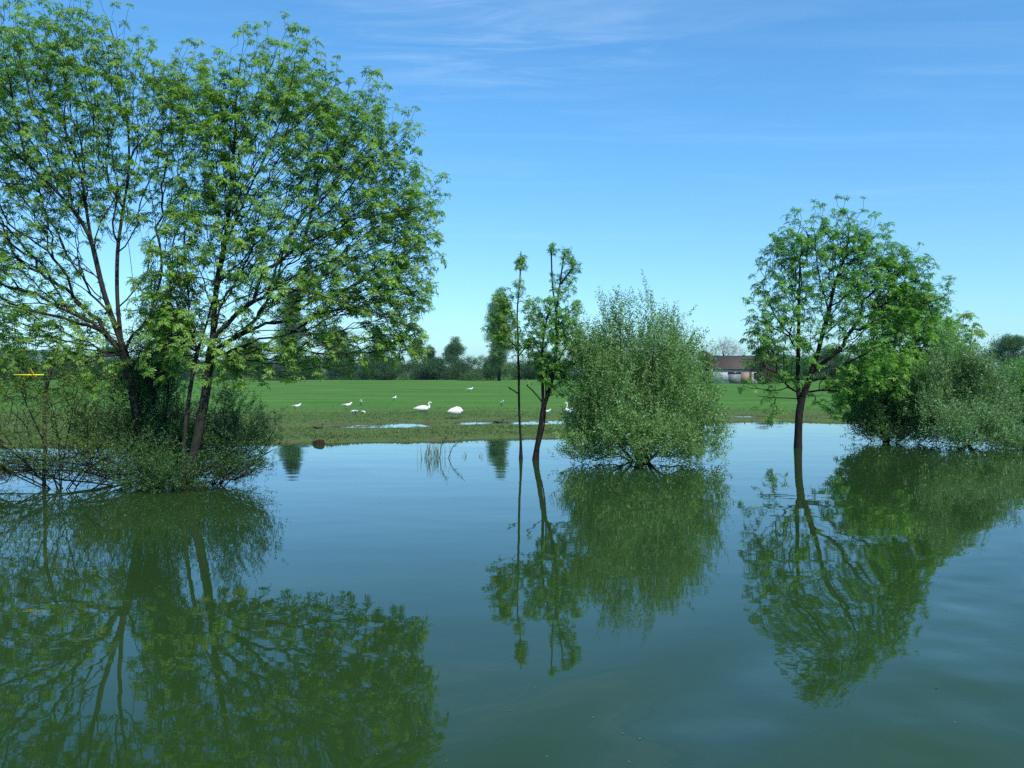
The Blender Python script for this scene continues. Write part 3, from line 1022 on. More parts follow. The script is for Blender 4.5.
# ---- the thicket at the foot of the two big ashes
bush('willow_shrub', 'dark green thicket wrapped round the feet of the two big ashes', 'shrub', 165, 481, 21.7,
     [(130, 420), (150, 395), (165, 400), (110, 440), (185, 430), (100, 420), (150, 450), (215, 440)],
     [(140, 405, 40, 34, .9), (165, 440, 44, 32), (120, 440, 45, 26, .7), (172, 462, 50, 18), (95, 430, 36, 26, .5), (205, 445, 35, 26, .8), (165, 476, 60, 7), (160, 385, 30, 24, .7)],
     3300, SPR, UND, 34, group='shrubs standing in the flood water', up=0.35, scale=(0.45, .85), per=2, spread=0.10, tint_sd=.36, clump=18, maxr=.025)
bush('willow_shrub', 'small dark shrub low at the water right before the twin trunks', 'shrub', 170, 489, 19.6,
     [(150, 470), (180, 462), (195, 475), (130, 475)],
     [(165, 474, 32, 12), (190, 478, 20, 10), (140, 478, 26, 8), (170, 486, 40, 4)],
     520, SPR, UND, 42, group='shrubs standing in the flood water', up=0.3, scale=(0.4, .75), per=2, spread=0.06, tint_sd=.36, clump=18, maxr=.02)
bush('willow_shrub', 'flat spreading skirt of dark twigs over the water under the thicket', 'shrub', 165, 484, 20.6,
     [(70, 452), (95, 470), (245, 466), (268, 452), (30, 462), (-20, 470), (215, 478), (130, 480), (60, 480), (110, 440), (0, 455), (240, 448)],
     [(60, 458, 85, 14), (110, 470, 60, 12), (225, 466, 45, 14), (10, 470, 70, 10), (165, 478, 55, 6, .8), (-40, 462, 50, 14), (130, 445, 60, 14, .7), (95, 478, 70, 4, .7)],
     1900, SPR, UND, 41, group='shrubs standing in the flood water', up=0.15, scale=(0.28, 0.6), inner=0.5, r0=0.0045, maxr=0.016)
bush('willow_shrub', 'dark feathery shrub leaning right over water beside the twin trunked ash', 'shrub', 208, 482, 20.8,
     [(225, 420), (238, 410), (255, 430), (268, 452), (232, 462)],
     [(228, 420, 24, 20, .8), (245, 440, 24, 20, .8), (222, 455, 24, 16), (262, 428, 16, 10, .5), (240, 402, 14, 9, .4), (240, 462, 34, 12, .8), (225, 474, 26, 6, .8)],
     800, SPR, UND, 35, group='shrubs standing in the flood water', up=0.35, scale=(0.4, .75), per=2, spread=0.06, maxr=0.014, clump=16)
bush('willow_shrub', 'straggly yellow green shrub with thin twigs at far left water edge', 'shrub', 60, 476, 20.0,
     [(20, 390), (45, 380), (75, 400), (105, 440), (0, 430), (-40, 420), (20, 448), (100, 456)],
     [(25, 395, 50, 30, .5), (60, 420, 50, 26, .6), (-20, 410, 50, 40, .7), (85, 395, 30, 25, .5), (20, 440, 70, 18, .6), (30, 458, 80, 12, .8, -.4), (90, 455, 40, 14, .8), (-40, 455, 60, 14, .7)],
     1900, SPR, YEL, 36, group='shrubs standing in the flood water', up=0.3, scale=(0.4, 0.75), inner=0.7, clump=14, maxr=0.013)
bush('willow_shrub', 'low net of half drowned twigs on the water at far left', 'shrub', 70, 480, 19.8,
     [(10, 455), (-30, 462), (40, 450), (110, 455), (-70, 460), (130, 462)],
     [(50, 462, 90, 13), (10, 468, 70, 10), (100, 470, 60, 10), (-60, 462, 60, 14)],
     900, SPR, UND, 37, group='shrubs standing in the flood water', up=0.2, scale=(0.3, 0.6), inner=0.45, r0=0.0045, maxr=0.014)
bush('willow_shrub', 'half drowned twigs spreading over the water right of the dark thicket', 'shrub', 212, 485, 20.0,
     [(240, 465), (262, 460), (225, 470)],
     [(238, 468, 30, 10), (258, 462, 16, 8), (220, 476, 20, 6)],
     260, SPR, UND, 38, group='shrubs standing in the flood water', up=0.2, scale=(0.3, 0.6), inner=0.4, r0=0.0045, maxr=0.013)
bush('ivy_thicket', 'dark ivy like mass of leaves between the two big ash trunks', 'shrub', 160, 470, 21.8,
     [(160, 340), (172, 325), (150, 365), (180, 355)],
     [(160, 345, 26, 34, .9), (180, 335, 22, 26, .7), (145, 378, 26, 24, .9), (162, 372, 18, 20), (165, 315, 14, 22, .5)],
     800, SPR, IVY, 39, up=0.1, scale=(0.5, 0.9), inner=1.0, r0=0.005, per=2, spread=.12)

# hedge shrubs on the right edge
bush('hedge_shrub', 'leafy green shrub cut off by the right edge of the picture', 'shrub', 1024, 432, 38.0,
     [(1015, 375), (1035, 365), (1050, 390), (1060, 370)],
     [(1020, 388, 20, 26), (1045, 385, 32, 32), (1030, 415, 30, 18), (1075, 390, 35, 35)],
     1500, CLU, ASH_R, 40, group='hedge shrubs at the right edge', up=0.3, scale=(0.6, 1.0), inner=0.9, r0=0.006, tint_mu=0.35)

# ---- a dead broken trunk and the yellow pole caught at the far left
dt = thing('dead_trunk', 'broken dead trunk with pale peeled wood left of the big ash', 'dead tree', tuple(P(44, 474, 21.5)))
off = np.array(dt.location)
a = Acc()
pts = [under(P(44, 481, 21.5), .35), P(44, 466, 21.5), P(45, 440, 21.5), P(44, 405, 21.5), P(48, 380, 21.5), P(53, 362, 21.5), P(59, 345, 21.5)]
a.tube([p - off for p in pts], [.05, .045, .042, .042, .045, .042, .026], 9)
a.build('trunk', BARKL, dt, True)
for q in ([(48, 380), (40, 366), (36, 352), (35, 335)], [(53, 362), (62, 370), (64, 392)], [(45, 410), (58, 402), (75, 398)]):
    pp = [P(x, y, 21.5 + 0.1 * i) - off for i, (x, y) in enumerate(q)]
    a = Acc()
    a.tube(pp, [.018, .013, .01, .006][:len(pp)], 5)
    a.build('branch', BARKL, dt, True)

YELLOW = plain_mat('yellow_paint', (0.75, 0.62, 0.02), 0.5)
ORANGE = plain_mat('orange_cord', (0.60, 0.24, 0.02), 0.6)
yp = thing('yellow_pole', 'bright yellow pole lodged among the twigs at far left', 'pole', tuple(P(29, 375, 19.2)))
a = Acc()
a.tube([(-0.33, 0, 0.005), (0, 0.02, 0), (0.30, 0.03, 0.004)], [.014, .016, .013], 8)
a.build('shaft', YELLOW, yp, True)
a = Acc()
a.tube([(0.05, -.03, .15), (0.07, -.03, .09), (0.11, -.03, .04), (0.14, -.025, -.01), (0.13, -.02, -.08)], [.006, .007, .008, .008, .005], 6)
a.build('cord', ORANGE, yp, True)


# ------------------------------------------------------------------ far trees, each its own tree
def far_tree(name, label, px, Y, top_py, wpx, mat, shape, seed, group, base_py=None, n=None, bare=0.0):
    r = np.random.default_rng(seed)
    x = (px - 512) / F_PX * Y
    z0 = float(ground_z(x, Y))
    top = P(px, top_py, Y)[2]
    H = top - z0
    W = wpx * Y / F_PX * {'poplar': 0.52, 'hedge': 0.82}.get(shape, 0.66)
    root = thing(name, label, 'tree' if 'hedge' not in name else 'hedge bush', (x, Y, z0 - 0.1), 0, group)
    # lobes of the crown
    lob = []
    if shape == 'poplar':
        for k in range(11):
            t = (k + .5) / 11
            lob.append((r.uniform(-.25, .25) * W, r.uniform(-.25, .25) * W, H * (0.14 + 0.8 * t), W * (0.85 * math.sin(math.pi * (0.12 + 0.8 * t)) + .15), H * 0.085))
    elif shape == 'hedge':
        for k in range(8):
            lob.append((r.uniform(-.75, .75) * W, r.uniform(-.5, .5) * W, H * (.15 + .58 * (k % 4) / 3), W * r.uniform(.36, .52), H * r.uniform(.2, .28)))
    else:
        for k in range(15):
            a_ = r.uniform(0, 2 * math.pi)
            t = r.uniform(0, 1)
            rr = W * (0.72 * math.sin(math.pi * (0.18 + 0.72 * t)))
            lob.append((math.cos(a_) * rr * r.uniform(.3, 1), math.sin(a_) * rr * r.uniform(.3, 1), H * (0.08 + 0.80 * t), W * r.uniform(.28, .46), H * r.uniform(.09, .15)))
        lob.append((0, 0, H * 0.9, W * 0.3, H * 0.1))
    n = n or int(400 + 2.6 * wpx * (H * F_PX / Y) * 0.55)
    w = np.array([l[3] * l[4] for l in lob])
    pick = r.choice(len(lob), n, p=w / w.sum())
    lobA = np.array(lob)[pick]
    d = r.normal(0, 1, (n, 3))
    d /= np.linalg.norm(d, axis=1, keepdims=True)
    q = r.uniform(0.05, 1, n) ** 0.4
    pos = lobA[:, :3] + d * q[:, None] * np.stack([lobA[:, 3], lobA[:, 3], lobA[:, 4]], 1)
    sc = (Y / F_PX) * 3.2
    tint = np.clip(0.4 + 0.3 * vnoise(pick, pick * 0, 1.7, seed) + r.normal(0, .25, n), 0, 1)
    k_ = sc * 1.25 / 0.6 * (0.62 if bare else 1.0)
    V, Fq, T = scatter(CLU, pos, np.array([[0, 0, 1.0]]) + r.normal(0, .4, (n, 3)), r.uniform(.7, 1.2, n) * k_, tint, r)
    a = Acc()
    tr = max(0.05, H * 0.016)
    a.tube([(0, 0, -.2), (0.05 * W, 0, H * .25), (0, 0.03 * W, H * .55), (0, 0, H * .9)], [tr * 1.2, tr, tr * .7, tr * .15], 7)
    for k in range(9 if not bare else 16):
        l = lob[k % len(lob)]
        h0 = l[2] * r.uniform(.45, .7)
        a.tube([(0, 0, h0), (l[0] * .5, l[1] * .5, (h0 + l[2]) * .5 + .03 * H), (l[0], l[1], l[2])], [tr * .45, tr * .3, tr * .1], 5)
    a.build('trunk', BARKD, root, True)
    mesh_np('crown', V, Fq, mat, root, False, T)
    return root


GT = 'trees along the far side of the field'
far = [
    ('broadleaf_tree', 'dark narrow tree half hidden, first left of the small gap in the far treeline', 417, 255, 337, 17, FAR1, 'round'),
    ('broadleaf_tree', 'short blue green round tree in the far treeline left of the tallest round one', 430, 265, 345, 15, FAR3, 'round'),
    ('broadleaf_tree', 'tallest dark round tree on the far treeline left of the poplar', 455, 262, 336, 28, FAR1, 'round'),
    ('poplar_tree', 'tall loose poplar beyond the field left of the thin sapling', 499, 225, 285, 25, FAR2, 'poplar'),
    ('poplar_tree', 'tall dark poplar beyond the field behind the wide crown of the twin trunked ash', 293, 225, 284, 30, FAR1, 'poplar'),
    ('broadleaf_tree', 'dark far tree showing under the wide crown right of the hidden poplar', 335, 262, 325, 44, FAR1, 'round'),
    ('broadleaf_tree', 'dark far tree showing under the right end of the wide crown', 378, 262, 333, 36, FAR1, 'round'),
    ('broadleaf_tree', 'dark far tree just right of the twin trunks', 250, 262, 335, 40, FAR1, 'round'),
    ('broadleaf_tree', 'far tree framed between the two big ash trunks', 172, 262, 338, 46, FAR3, 'round'),
    ('broadleaf_tree', 'far tree seen behind the left trunk of the big ash', 112, 258, 346, 48, FAR1, 'round'),
    ('broadleaf_tree', 'bluish far tree behind the dead broken trunk', 62, 265, 350, 44, FAR3, 'round'),
    ('broadleaf_tree', 'far tree at left edge behind the yellow pole', 12, 258, 346, 50, FAR1, 'round'),
    ('broadleaf_tree', 'far tree behind the leafy young ash, between poplar and willow bush', 545, 262, 350, 44, FAR1, 'round'),
    ('broadleaf_tree', 'far tree hidden mostly behind the left half of round willow bush', 600, 262, 350, 40, FAR3, 'round'),
    ('broadleaf_tree', 'far tree hidden mostly behind the right half of round willow bush', 665, 258, 350, 44, FAR1, 'round'),
    ('broadleaf_tree', 'dark far tree behind the trunk fork of the leaning ash', 830, 255, 346, 50, FAR1, 'round'),
    ('broadleaf_tree', 'dark far tree behind the dense bright ash', 880, 250, 342, 48, FAR1, 'round'),
    ('broadleaf_tree', 'far tree behind the slender ash shoots at right', 940, 250, 348, 46, FAR3, 'round'),
    ('broadleaf_tree', 'dark rounded tree at right edge above the leafy shrub', 1014, 110, 334, 52, FAR1, 'round'),
]
for i, (nm, lb, px, Yd, tp, wp, mt, sh) in enumerate(far):
    far_tree(nm, lb, px, Yd, tp, wp, mt, sh, 400 + i, GT)

GH = 'bushes of the hedge along the far side of the field'
hl = [
    (436, 361, 20, FARH, 'dark hedge bush in the gap left of the tallest round far tree'),
    (410, 366, 26, FAR2, 'pale green hedge bush at the foot of the narrow dark far tree'),
    (442, 363, 30, FARH, 'dark hedge bush under the short blue green round tree'),
    (474, 360, 24, FARH, 'very dark hedge bush right of the tallest round far tree'),
    (493, 358, 26, FAR2, 'bright light green hedge bush at the poplar foot'),
    (520, 362, 28, FARH, 'dark hedge bush behind the thin sapling stem'),
    (552, 361, 30, FARH, 'dark hedge bush behind the split trunk of young ash'),
    (582, 363, 34, FARH, 'dark hedge bush by the left side of round willow bush'),
    (395, 360, 26, FARH, 'dark hedge bush under the outer twigs of wide crown'),
    (362, 360, 40, FARH, 'dark hedge bush below the right part of wide crown'),
    (318, 360, 42, FAR3, 'blue green hedge bush below the middle of wide crown'),
    (272, 358, 44, FARH, 'dark hedge bush at the foot of the hidden poplar'),
    (228, 360, 44, FARH, 'dark hedge bush immediately right of the twin trunks'),
    (185, 362, 42, FARH, 'dark hedge bush between twin trunks and ivy mass'),
    (142, 362, 42, FAR3, 'blue green hedge bush just right of the big ash trunk'),
    (98, 362, 42, FARH, 'dark hedge bush left of the big ash trunk'),
    (56, 362, 42, FARH, 'dark hedge bush behind the broken dead trunk'),
    (14, 362, 44, FAR3, 'blue green hedge bush behind the yellow pole'),
    (795, 358, 34, FARH, 'dark hedge bush behind the trunk of leaning ash, right of house'),
    (822, 362, 34, OLIV, 'brownish hedge bush right of the leaning ash trunk'),
    (856, 360, 38, FARH, 'dark hedge bush left of the dense bright ash'),
    (896, 360, 40, FARH, 'dark hedge bush behind the dense bright ash'),
    (938, 360, 40, FARH, 'dark hedge bush behind the grey willow shrub'),
    (980, 358, 40, FARH, 'dark hedge bush near the right edge'),
    (625, 362, 40, FARH, 'dark hedge bush hidden behind middle of round willow bush'),
    (668, 362, 40, FAR3, 'blue green hedge bush hidden behind right of round willow bush'),
]
for i, (px, tp, wp, mt, lb) in enumerate(hl):
    far_tree('hedge_bush', lb, px, 246 + (i * 7) % 9, tp - 4, wp + 8, mt, 'hedge', 500 + i, GH)

# trees by the house
far_tree('bare_tree', 'pinkish grey bare crowned tree behind the left end of house roof', 724, 196, 336, 46, PINK, 'round', 601, GT, bare=1.0, n=900)
far_tree('broadleaf_tree', 'dark trunked small tree at the left corner of the white house', 704, 184, 350, 22, OLIV, 'round', 602, GT)
far_tree('broadleaf_tree', 'olive green tree overhanging the house roof', 764, 172, 344, 30, OLIV, 'round', 603, GT)
far_tree('broadleaf_tree', 'dark tree right of the house behind the leaning ash', 778, 190, 344, 40, FAR1, 'round', 604, GT)


# ------------------------------------------------------------------ the house
def make_house():
    Yh = 180.0
    x0 = (714 - 512) / F_PX * Yh
    z0 = float(ground_z(x0 + 6, Yh)) - 0.05
    root = thing('house', 'low white walled house with wide brown roof beyond the field', 'house', (x0, Yh, z0))
    WH = plain_mat('white_render', (0.62, 0.62, 0.60), 0.85, (0.50, 0.51, 0.50), 1.2)
    GR = plain_mat('grey_shutter', (0.16, 0.17, 0.18), 0.6, (0.12, 0.13, 0.14), 2)
    DK = plain_mat('dark_opening', (0.03, 0.03, 0.035), 0.3)
    TI = plain_mat('brown_tile', (0.050, 0.038, 0.030), 0.85, (0.085, 0.062, 0.045), 2.5)
    BR = plain_mat('brick_panel', (0.30, 0.20, 0.15), 0.9, (0.22, 0.15, 0.11), 3)
    WD = plain_mat('dark_wood', (0.05, 0.035, 0.028), 0.7)
    s = Yh / F_PX
    wl, hh, dp = 10.5, 3.0, 9.0
    a = Acc()
    a.box(0, 0, 0, wl, dp, hh)
    # gable triangles
    for xx in (0.0, wl):
        a.poly([(xx, 0, hh), (xx, dp, hh), (xx, dp * .5, hh + 2.5)])
    a.build('wall', WH, root)
    a = Acc()
    e = 0.35
    zr = hh + 2.55
    for sgn, ye in ((1, -e), (-1, dp + e)):
        ze = hh - 0.2
        p = [(-e, ye, ze), (wl + e, ye, ze), (wl + e, dp * .5, zr), (-e, dp * .5, zr)]
        q = [(x, y, z + 0.16) for x, y, z in p]
        v = np.array(p + q, float)
        a.add(v, np.array([(3, 2, 1, 0), (4, 5, 6, 7), (0, 1, 5, 4), (1, 2, 6, 5), (2, 3, 7, 6), (3, 0, 4, 7)]))
    rf = a.build('roof', TI, root)
    a = Acc(); a.box(2.9, -.08, 0.02, 5.3, -0.003, 2.0)
    d_ = a.build('garage_door', GR, root)
    a = Acc(); a.box(2.8, -.14, 2.0, 5.4, -0.003, 2.35)
    a.build('lintel', DK, root)
    a = Acc(); a.box(5.42, -.10, 0.02, 7.1, -0.003, 2.3)
    a.build('brick_panel', BR, root)
    a = Acc(); a.box(7.12, -.16, 0.0, 7.5, -0.003, 2.6)
    a.build('post', WD, root)
    for wx in (8.0,):
        a = Acc(); a.box(wx, -.05, 0.95, wx + 1.4, -0.003, 2.2)
        f = a.build('window', WD, root)
        a = Acc(); a.box(wx + .1, -.07, 1.05, wx + 1.3, -0.052, 2.1)
        a.build('pane', DK, f)


make_house()

# ------------------------------------------------------------------ birds
WHITE = plain_mat('white_plumage', (0.80, 0.80, 0.77), 0.8, (0.55, 0.54, 0.50), 5)
GREYW = plain_mat('grey_plumage', (0.45, 0.47, 0.50), 0.8)
BLACKP = plain_mat('black_plumage', (0.018, 0.018, 0.020), 0.6)
DUCKB = plain_mat('brown_plumage', (0.070, 0.052, 0.036), 0.8, (0.035, 0.028, 0.022), 12)
BEAK = plain_mat('orange_beak', (0.65, 0.22, 0.03), 0.5)
LEGM = plain_mat('dark_leg', (0.03, 0.03, 0.03), 0.6)


def spline(pts, n):
    pts = np.array(pts, float)
    t = np.arange(len(pts))
    q = np.linspace(0, len(pts) - 1, n)
    out = []
    for x in q:
        i = min(int(x), len(pts) - 2)
        f = x - i
        p0, p1, p2, p3 = pts[max(i - 1, 0)], pts[i], pts[i + 1], pts[min(i + 2, len(pts) - 1)]
        out.append(0.5 * (2 * p1 + (p2 - p0) * f + (2 * p0 - 5 * p1 + 4 * p2 - p3) * f * f + (3 * p1 - p0 - 3 * p2 + p3) * f ** 3))
    return np.array(out)


def bird(name, label, loc, heading, spec, scale, body_m, beak_m, wing_m=None, leg=0.0, group=None):
    """spec rows: x, z, half width, half height from tail to bill base; the body is one continuous skin"""
    root = thing(name, label, name.replace('_', ' '), tuple(loc), heading, group)
    s = spline(spec, 34)
    s[:, 2:] = np.maximum(s[:, 2:], 0.004)
    path = np.stack([s[:, 0], np.zeros(len(s)), s[:, 1] + leg], 1) * scale
    a = Acc()
    a.tube(path, [(r[2] * scale, r[3] * scale) for r in s], 12)
    a.build('body', body_m, root, True)
    # beak continues from the head
    h = np.array([spec[-1][0], 0, spec[-1][1] + leg]) * scale
    d = np.array([spec[-1][0] - spec[-2][0], 0, spec[-1][1] - spec[-2][1]])
    d /= np.linalg.norm(d) + 1e-9
    bl = spec[-1][2] * 3.2 * scale
    a = Acc()
    a.tube([h - d * bl * .2, h + d * bl * .5, h + d * bl], [(spec[-1][2] * .8 * scale, spec[-1][3] * .7 * scale), (spec[-1][2] * .5 * scale, spec[-1][3] * .35 * scale), (.003, .002)], 8)
    a.build('beak', beak_m, root, True)
    bx, bz, bw, bh = spec[len(spec) // 3 + 1] if len(spec) > 8 else spec[2]
    for sg in (-1, 1):
        a = Acc()
        w = [(bx - bh * 2.6, bw * .35 * sg, bz + bh * .25), (bx - bh * 1.2, bw * .75 * sg, bz + bh * .35), (bx + bh * .2, bw * .88 * sg, bz + bh * .2), (bx + bh * 1.0, bw * .75 * sg, bz)]
        a.tube(np.array([(x * scale, y * scale, (z + leg) * scale) for x, y, z in w]),
               [(.01 * scale, .02 * scale), (bw * .28 * scale, bh * .55 * scale), (bw * .3 * scale, bh * .7 * scale), (bw * .1 * scale, bh * .3 * scale)], 8)
        a.build('wing', wing_m or body_m, root, True)
        if leg > 0:
            a = Acc()
            a.tube(np.array([(bx, bw * .35 * sg, bz + leg - bh * .6), (bx - .01, bw * .35 * sg, leg * .45), (bx, bw * .35 * sg, 0.0), (bx + .06, bw * .35 * sg, 0.0)]) * scale,
                   [.012 * scale] * 4, 6)
            a.build('leg', LEGM if beak_m is not BEAK or name == 'swan' else BEAK, root, True)
    return root


SWAN_REST = [(-.72, .24, .02, .012), (-.58, .22, .10, .06), (-.35, .22, .21, .17), (-.05, .23, .26, .22), (.20, .23, .24, .20), (.38, .27, .14, .13), (.46, .36, .065, .065),
             (.44, .48, .048, .05), (.40, .58, .042, .045), (.45, .655, .045, .045), (.55, .65, .05, .05), (.62, .61, .03, .028)]
SWAN_TUCK = [(-.52, .26, .02, .012), (-.42, .25, .12, .08), (-.22, .26, .24, .20), (.02, .26, .28, .24), (.22, .25, .24, .20), (.36, .27, .15, .14), (.41, .36, .075, .075),
             (.36, .44, .052, .052), (.24, .49, .046, .046), (.12, .50, .048, .046), (.03, .49, .048, .045), (-.05, .46, .028, .026)]
SWAN_UP = [(-.62, .22, .02, .012), (-.50, .21, .10, .06), (-.30, .22, .20, .17), (-.03, .23, .25, .22), (.20, .24, .22, .19), (.34, .30, .12, .12), (.38, .42, .06, .06),
           (.33, .58, .045, .05), (.32, .74, .04, .045), (.37, .84, .045, .045), (.46, .83, .05, .05), (.53, .79, .03, .028)]
GULL = [(-.24, .10, .02, .006), (-.17, .10, .035, .022), (-.06, .105, .06, .05), (.05, .11, .066, .06), (.12, .135, .05, .05), (.16, .175, .036, .04), (.195, .195, .032, .032), (.225, .19, .014, .012)]
GULL_LOW = [(-.24, .12, .02, .006), (-.17, .11, .035, .022), (-.06, .10, .06, .05), (.05, .095, .066, .06), (.13, .09, .05, .05), (.18, .075, .036, .04), (.215, .06, .032, .032), (.245, .045, .014, .012)]
DUCK = [(-.30, .13, .02, .01), (-.22, .10, .06, .035), (-.08, .085, .10, .075), (.06, .085, .11, .08), (.17, .11, .07, .06), (.21, .18, .04, .045), (.245, .23, .042, .042), (.29, .22, .022, .014)]

SG = 'white swans on the field'
bird('swan', 'white swan lying on the grass with neck drawn in, facing right', on_ground(423, 411.5), 0.1, SWAN_REST, 0.86, WHITE, BEAK, group=SG)
bird('swan', 'round white swan standing beside the puddle with head tucked on its back', on_ground(455, 419), 0.5, SWAN_TUCK, 0.86, WHITE, BEAK, leg=0.22, group=SG)
bird('swan', 'white swan with neck raised, partly behind the willow bush', on_ground(571, 414.5), 2.6, SWAN_UP, 0.8, WHITE, BEAK, group=SG)
bird('swan', 'white swan lying low, rightmost, seen through the willow bush twigs', on_ground(578, 415), -0.4, SWAN_REST, 0.75, WHITE, BEAK, group=SG)
GG = 'gulls on the field'
bird('gull', 'lone white gull at left on the grass above the brown stump', on_ground(296.5, 410), 0.2, GULL, 1.35, WHITE, LEGM, GREYW, .09, GG)
bird('gull', 'largest white gull left of the swan, grey wings, facing right', on_ground(347, 409.5), 0.25, GULL, 1.55, WHITE, LEGM, GREYW, .09, GG)
bird('gull', 'gull turned towards the viewer, just above the largest gull', on_ground(361, 405.5), -1.4, GULL, 1.4, WHITE, LEGM, GREYW, .09, GG)
bird('gull', 'gull facing left with lowered head, below the largest gull', on_ground(354.5, 415), 2.6, GULL_LOW, 1.2, WHITE, LEGM, GREYW, .08, GG)
bird('gull', 'small gull right of the one with lowered head', on_ground(363, 414.5), -0.8, GULL_LOW, 0.95, WHITE, LEGM, GREYW, .08, GG)
bird('gull', 'gull standing alone up the field left of the resting swan', on_ground(394.5, 401), 1.2, GULL, 1.35, WHITE, LEGM, GREYW, .09, GG)
bird('gull', 'farthest gull, high on the field right of the resting swan', on_ground(470, 392), 0.4, GULL, 1.8, WHITE, LEGM, GREYW, .09, GG)
bird('gull', 'upright gull on the field left of the thin sapling', on_ground(502, 406), -1.2, GULL, 1.35, WHITE, LEGM, GREYW, .09, GG)
bird('gull', 'gull right beside the split dark trunk of the young ash', on_ground(546.5, 415.5), -0.5, GULL, 1.3, WHITE, LEGM, GREYW, .07, GG)
DG = 'dark ducks by the puddles'
bird('duck', 'black coot like duck on the puddle left of the thin sapling', on_ground(499, 423.5), 0.2, DUCK, 0.9, BLACKP, LEGM, group=DG)
bird('duck', 'dark duck lying in the grass above the brown stump', on_ground(318, 429), 0.4, DUCK, 0.9, DUCKB, LEGM, group=DG)
bird('duck', 'small dark duck near the feathery shrub at left of the bank', on_ground(266, 429), 2.7, DUCK, 0.75, BLACKP, LEGM, group=DG)

# stump at the water's edge
st = thing('tree_stump', 'dark brown square cut stump in the water at the bank edge', 'stump', tuple(P(319, 444, 32.4)))
st.location.z = 0
a = Acc()
prof = []
nr = 14
for k, (z, rr) in enumerate([(-.4, .23), (0, .22), (.05, .21), (.10, .20), (.13, .17)]):
    ring = []
    for j in range(nr):
        an = 2 * math.pi * j / nr
        sq = (abs(math.cos(an)) ** 4 + abs(math.sin(an)) ** 4) ** -0.25
        q = rr * sq * 0.92 * (1 + 0.07 * math.sin(j * 2.3 + k * .4))
        ring.append((q * math.cos(an), q * math.sin(an), z + (0.05 * math.cos(an * 1.0 + 1) if k > 2 else 0)))
    prof.append(ring)
v = np.array([p for ring in prof for p in ring])
fq = np.array([(k * nr + j, k * nr + (j + 1) % nr, (k + 1) * nr + (j + 1) % nr, (k + 1) * nr + j) for k in range(4) for j in range(nr)])
a.add(v, fq, np.array([[4 * nr + j for j in range(nr)]]))
a.build('wood', bark_mat('stump_wood', (0.012, 0.008, 0.006), (0.045, 0.026, 0.018)), st, False)

# ------------------------------------------------------------------ reeds standing in the water, grass on the bank
REED = leaf_mat('reed_blade', (0.085, 0.110, 0.050), (0.200, 0.200, 0.100), 0.25, 0.6)


def reeds(label, px, Y, wpx, n, hmin, hmax, lean, seed, plumes=()):
    r = np.random.default_rng(seed)
    c = P(px, 400, Y)
    root = thing('reed_clump', label, 'reeds', (c[0], Y, 0), 0, 'reeds and sprigs standing in the open water')
    V, T = [], []
    for k in range(n):
        b = np.array([r.normal(0, wpx * .28) * Y / F_PX, r.normal(0, .12), -.05])
        h = r.uniform(hmin, hmax)
        d = np.array([r.normal(lean, .16), r.normal(0, .15), 1.0])
        d /= np.linalg.norm(d)
        side = np.array([math.cos(k), math.sin(k), 0]) * r.uniform(.006, .011)
        p0, p1, p2 = b, b + d * h * .55, b + d * h + np.array([lean * .12 * h + r.normal(0, .05), 0, -.03 * h])
        V += [p0 - side, p0 + side, p1 + side * .8, p1 - side * .8, p1 - side * .8, p1 + side * .8, p2 + side * .15, p2 - side * .15]
        T += [r.uniform(0, 1)] * 8
    V = np.array(V)
    T = np.array(T)
    if n > 10:
        mesh_np('blades', V, np.arange(len(V)).reshape(-1, 4), REED, root, False, T)
    else:
        for k in range(n):
            mesh_np('blade', V[k * 8:k * 8 + 8], np.arange(8).reshape(-1, 4), REED, root, False, T[k * 8:k * 8 + 8])
    for (dx, h, ln) in plumes:
        a = Acc()
        s = np.array([dx * Y / F_PX, 0, 0])
        tip = s + np.array([ln, 0, h])
        m_ = s * .5 + tip * .5 + np.array([-.04, 0, .05])
        a.tube([s + (0, 0, -.1), m_, tip], [.012, .01, .005], 5)
        stl = a.build('stalk', BARKD, root, True)
        pv = np.stack([np.linspace(m_[k], tip[k], 12) for k in range(3)], 1) + r.normal(0, .012, (12, 3))
        V_, F_, T_ = scatter(SPR, pv, np.tile(tip - s, (12, 1)) + r.normal(0, .3, (12, 3)), r.uniform(.3, .5, 12), r.uniform(0, .5, 12), r)
        mesh_np('leaves', V_, F_, UND, root, False, T_)


reeds('main tuft of pale reeds standing in open water left of the saplings', 433, 27.2, 26, 55, .25, .75, 0.05, 71, ((6, .62, .22), (14, .55, .42)))
reeds('second sparse reed sprig right of the main reed tuft', 465, 27.6, 6, 7, .12, .28, 0.0, 72)
reeds('tiny reed sprig between the main reed tuft and thin sapling', 481, 27.6, 5, 6, .12, .36, 0.1, 73)
reeds('smallest reed sprig nearest the thin sapling', 493, 28.2, 6, 5, .08, .22, 0.2, 74)


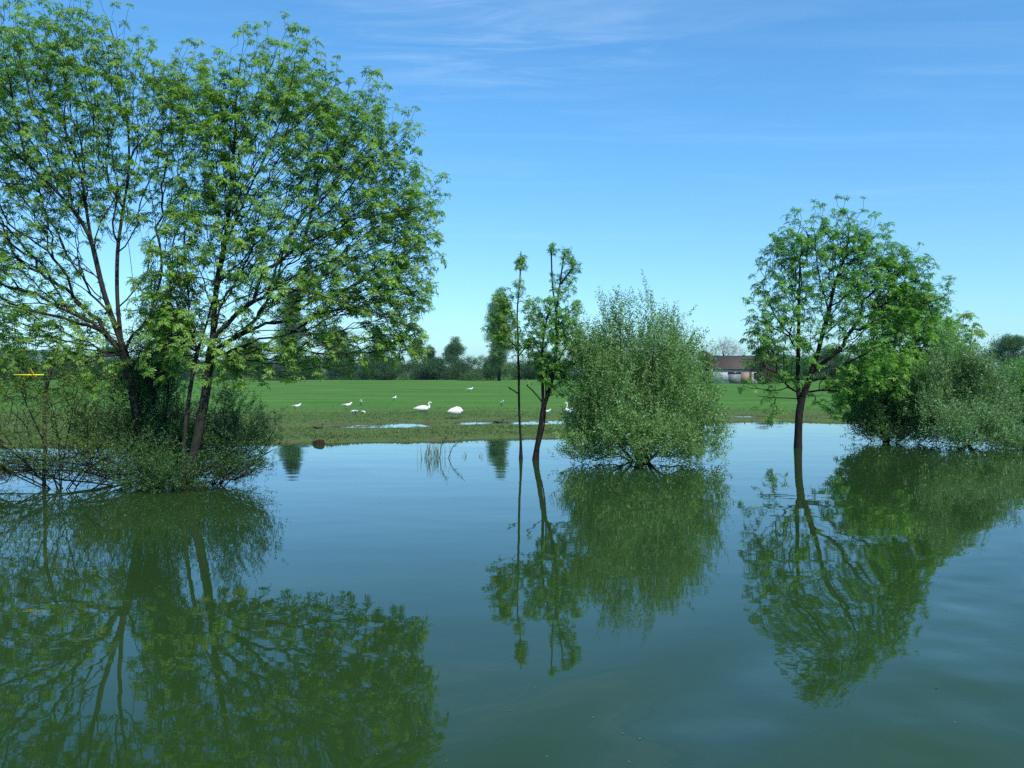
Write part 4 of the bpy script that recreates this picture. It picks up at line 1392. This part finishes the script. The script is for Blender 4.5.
def bank_grass():
    r = np.random.default_rng(81)
    n = 120000
    Yg = 31 + 36 * r.uniform(0, 1, n) ** 1.25
    Xg = (r.uniform(-0.62, 0.62, n)) * Yg
    z = ground_z(Xg, Yg)
    keep = (z > 0.015) & (r.uniform(0, 1, n) < 0.25 + 0.75 * sstep(0.02, 0.12, z) * (0.6 + 0.4 * vnoise(Xg, Yg, .5, 8))) & (r.uniform(0, 1, n) < 1 - sstep(42, 66, Yg)) & (r.uniform(0, 1, n) < 1 - 0.85 * np.exp(-((Yg - 44.3 - np.clip(.32 * Xg, -3.2, 1.8)) / 4.0) ** 2))
    Xg, Yg, z = Xg[keep], Yg[keep], z[keep]
    n = len(Xg)
    h = r.uniform(.03, .085, n) * (1 + 0.5 * vnoise(Xg, Yg, .7, 9)) * np.where(r.uniform(size=n) < .04, 1.8, 1)
    V = np.zeros((n, 3, 3, 3))
    for k in range(3):
        a = r.uniform(0, 2 * np.pi, n)
        side = np.stack([np.cos(a), np.sin(a), 0 * a], 1) * (0.018 + 0.012 * r.uniform(size=n))[:, None]
        b = np.stack([Xg + r.normal(0, .04, n), Yg + r.normal(0, .04, n), z - .01], 1)
        tip = b + np.stack([r.normal(0, .035, n), r.normal(0, .035, n), h * r.uniform(.7, 1.2, n)], 1)
        V[:, k, 0], V[:, k, 1], V[:, k, 2] = b - side, b + side, tip
    T = np.repeat(np.clip(.45 + .35 * vnoise(Xg, Yg, .35, 10) + r.normal(0, .2, n), 0, 1), 9)
    V = V.reshape(-1, 3)
    GM = leaf_mat('bank_grass_blade', (0.060, 0.128, 0.034), (0.135, 0.175, 0.062), 0.3, 0.6)
    o = mesh_np('grass', V, np.arange(len(V)).reshape(-1, 3), GM, None, False, T)
    o['kind'] = 'stuff'
    o['label'] = 'short grass along the bank and the near part of the field'
    o['category'] = 'grass'


bank_grass()


def floating_bits():
    r = np.random.default_rng(91)
    V = []
    for k in range(150):
        Yb_ = 5.5 + 24 * r.uniform() ** 1.3
        c = np.array([r.uniform(-.5, .5) * Yb_, Yb_, 0.004])
        a_ = r.uniform(0, 6.28)
        d = np.array([math.cos(a_), math.sin(a_), 0])
        V += leaf_quad(c, d, np.array([r.normal(0, .1), r.normal(0, .1), 1.0]), r.uniform(.02, .06), r.uniform(.008, .02))
    V = np.array(V)
    o = mesh_np('floating_debris', V, np.arange(len(V)).reshape(-1, 4), REED, None, False, r.uniform(0, .8, len(V)))
    o['kind'] = 'stuff'
    o['label'] = 'scattered small leaf bits floating on the water'
    o['category'] = 'debris'


floating_bits()


# ------------------------------------------------------------------ the air
def make_haze():
    m = bpy.data.materials.new('haze_air')
    m.use_nodes = True
    nt = m.node_tree
    nt.nodes.clear()
    out = nt.nodes.new('ShaderNodeOutputMaterial')
    v = nt.nodes.new('ShaderNodeVolumePrincipled')
    v.inputs['Color'].default_value = (0.50, 0.86, 0.95, 1)
    v.inputs['Density'].default_value = HAZE
    v.inputs['Anisotropy'].default_value = 0.2
    L(nt, v.outputs[0], out.inputs['Volume'])
    a = Acc()
    a.box(-6500, -420, -32, 6500, 6600, 120)
    o = a.build('haze', m)
    o['kind'] = 'stuff'


HAZE = 0.00009
make_haze()
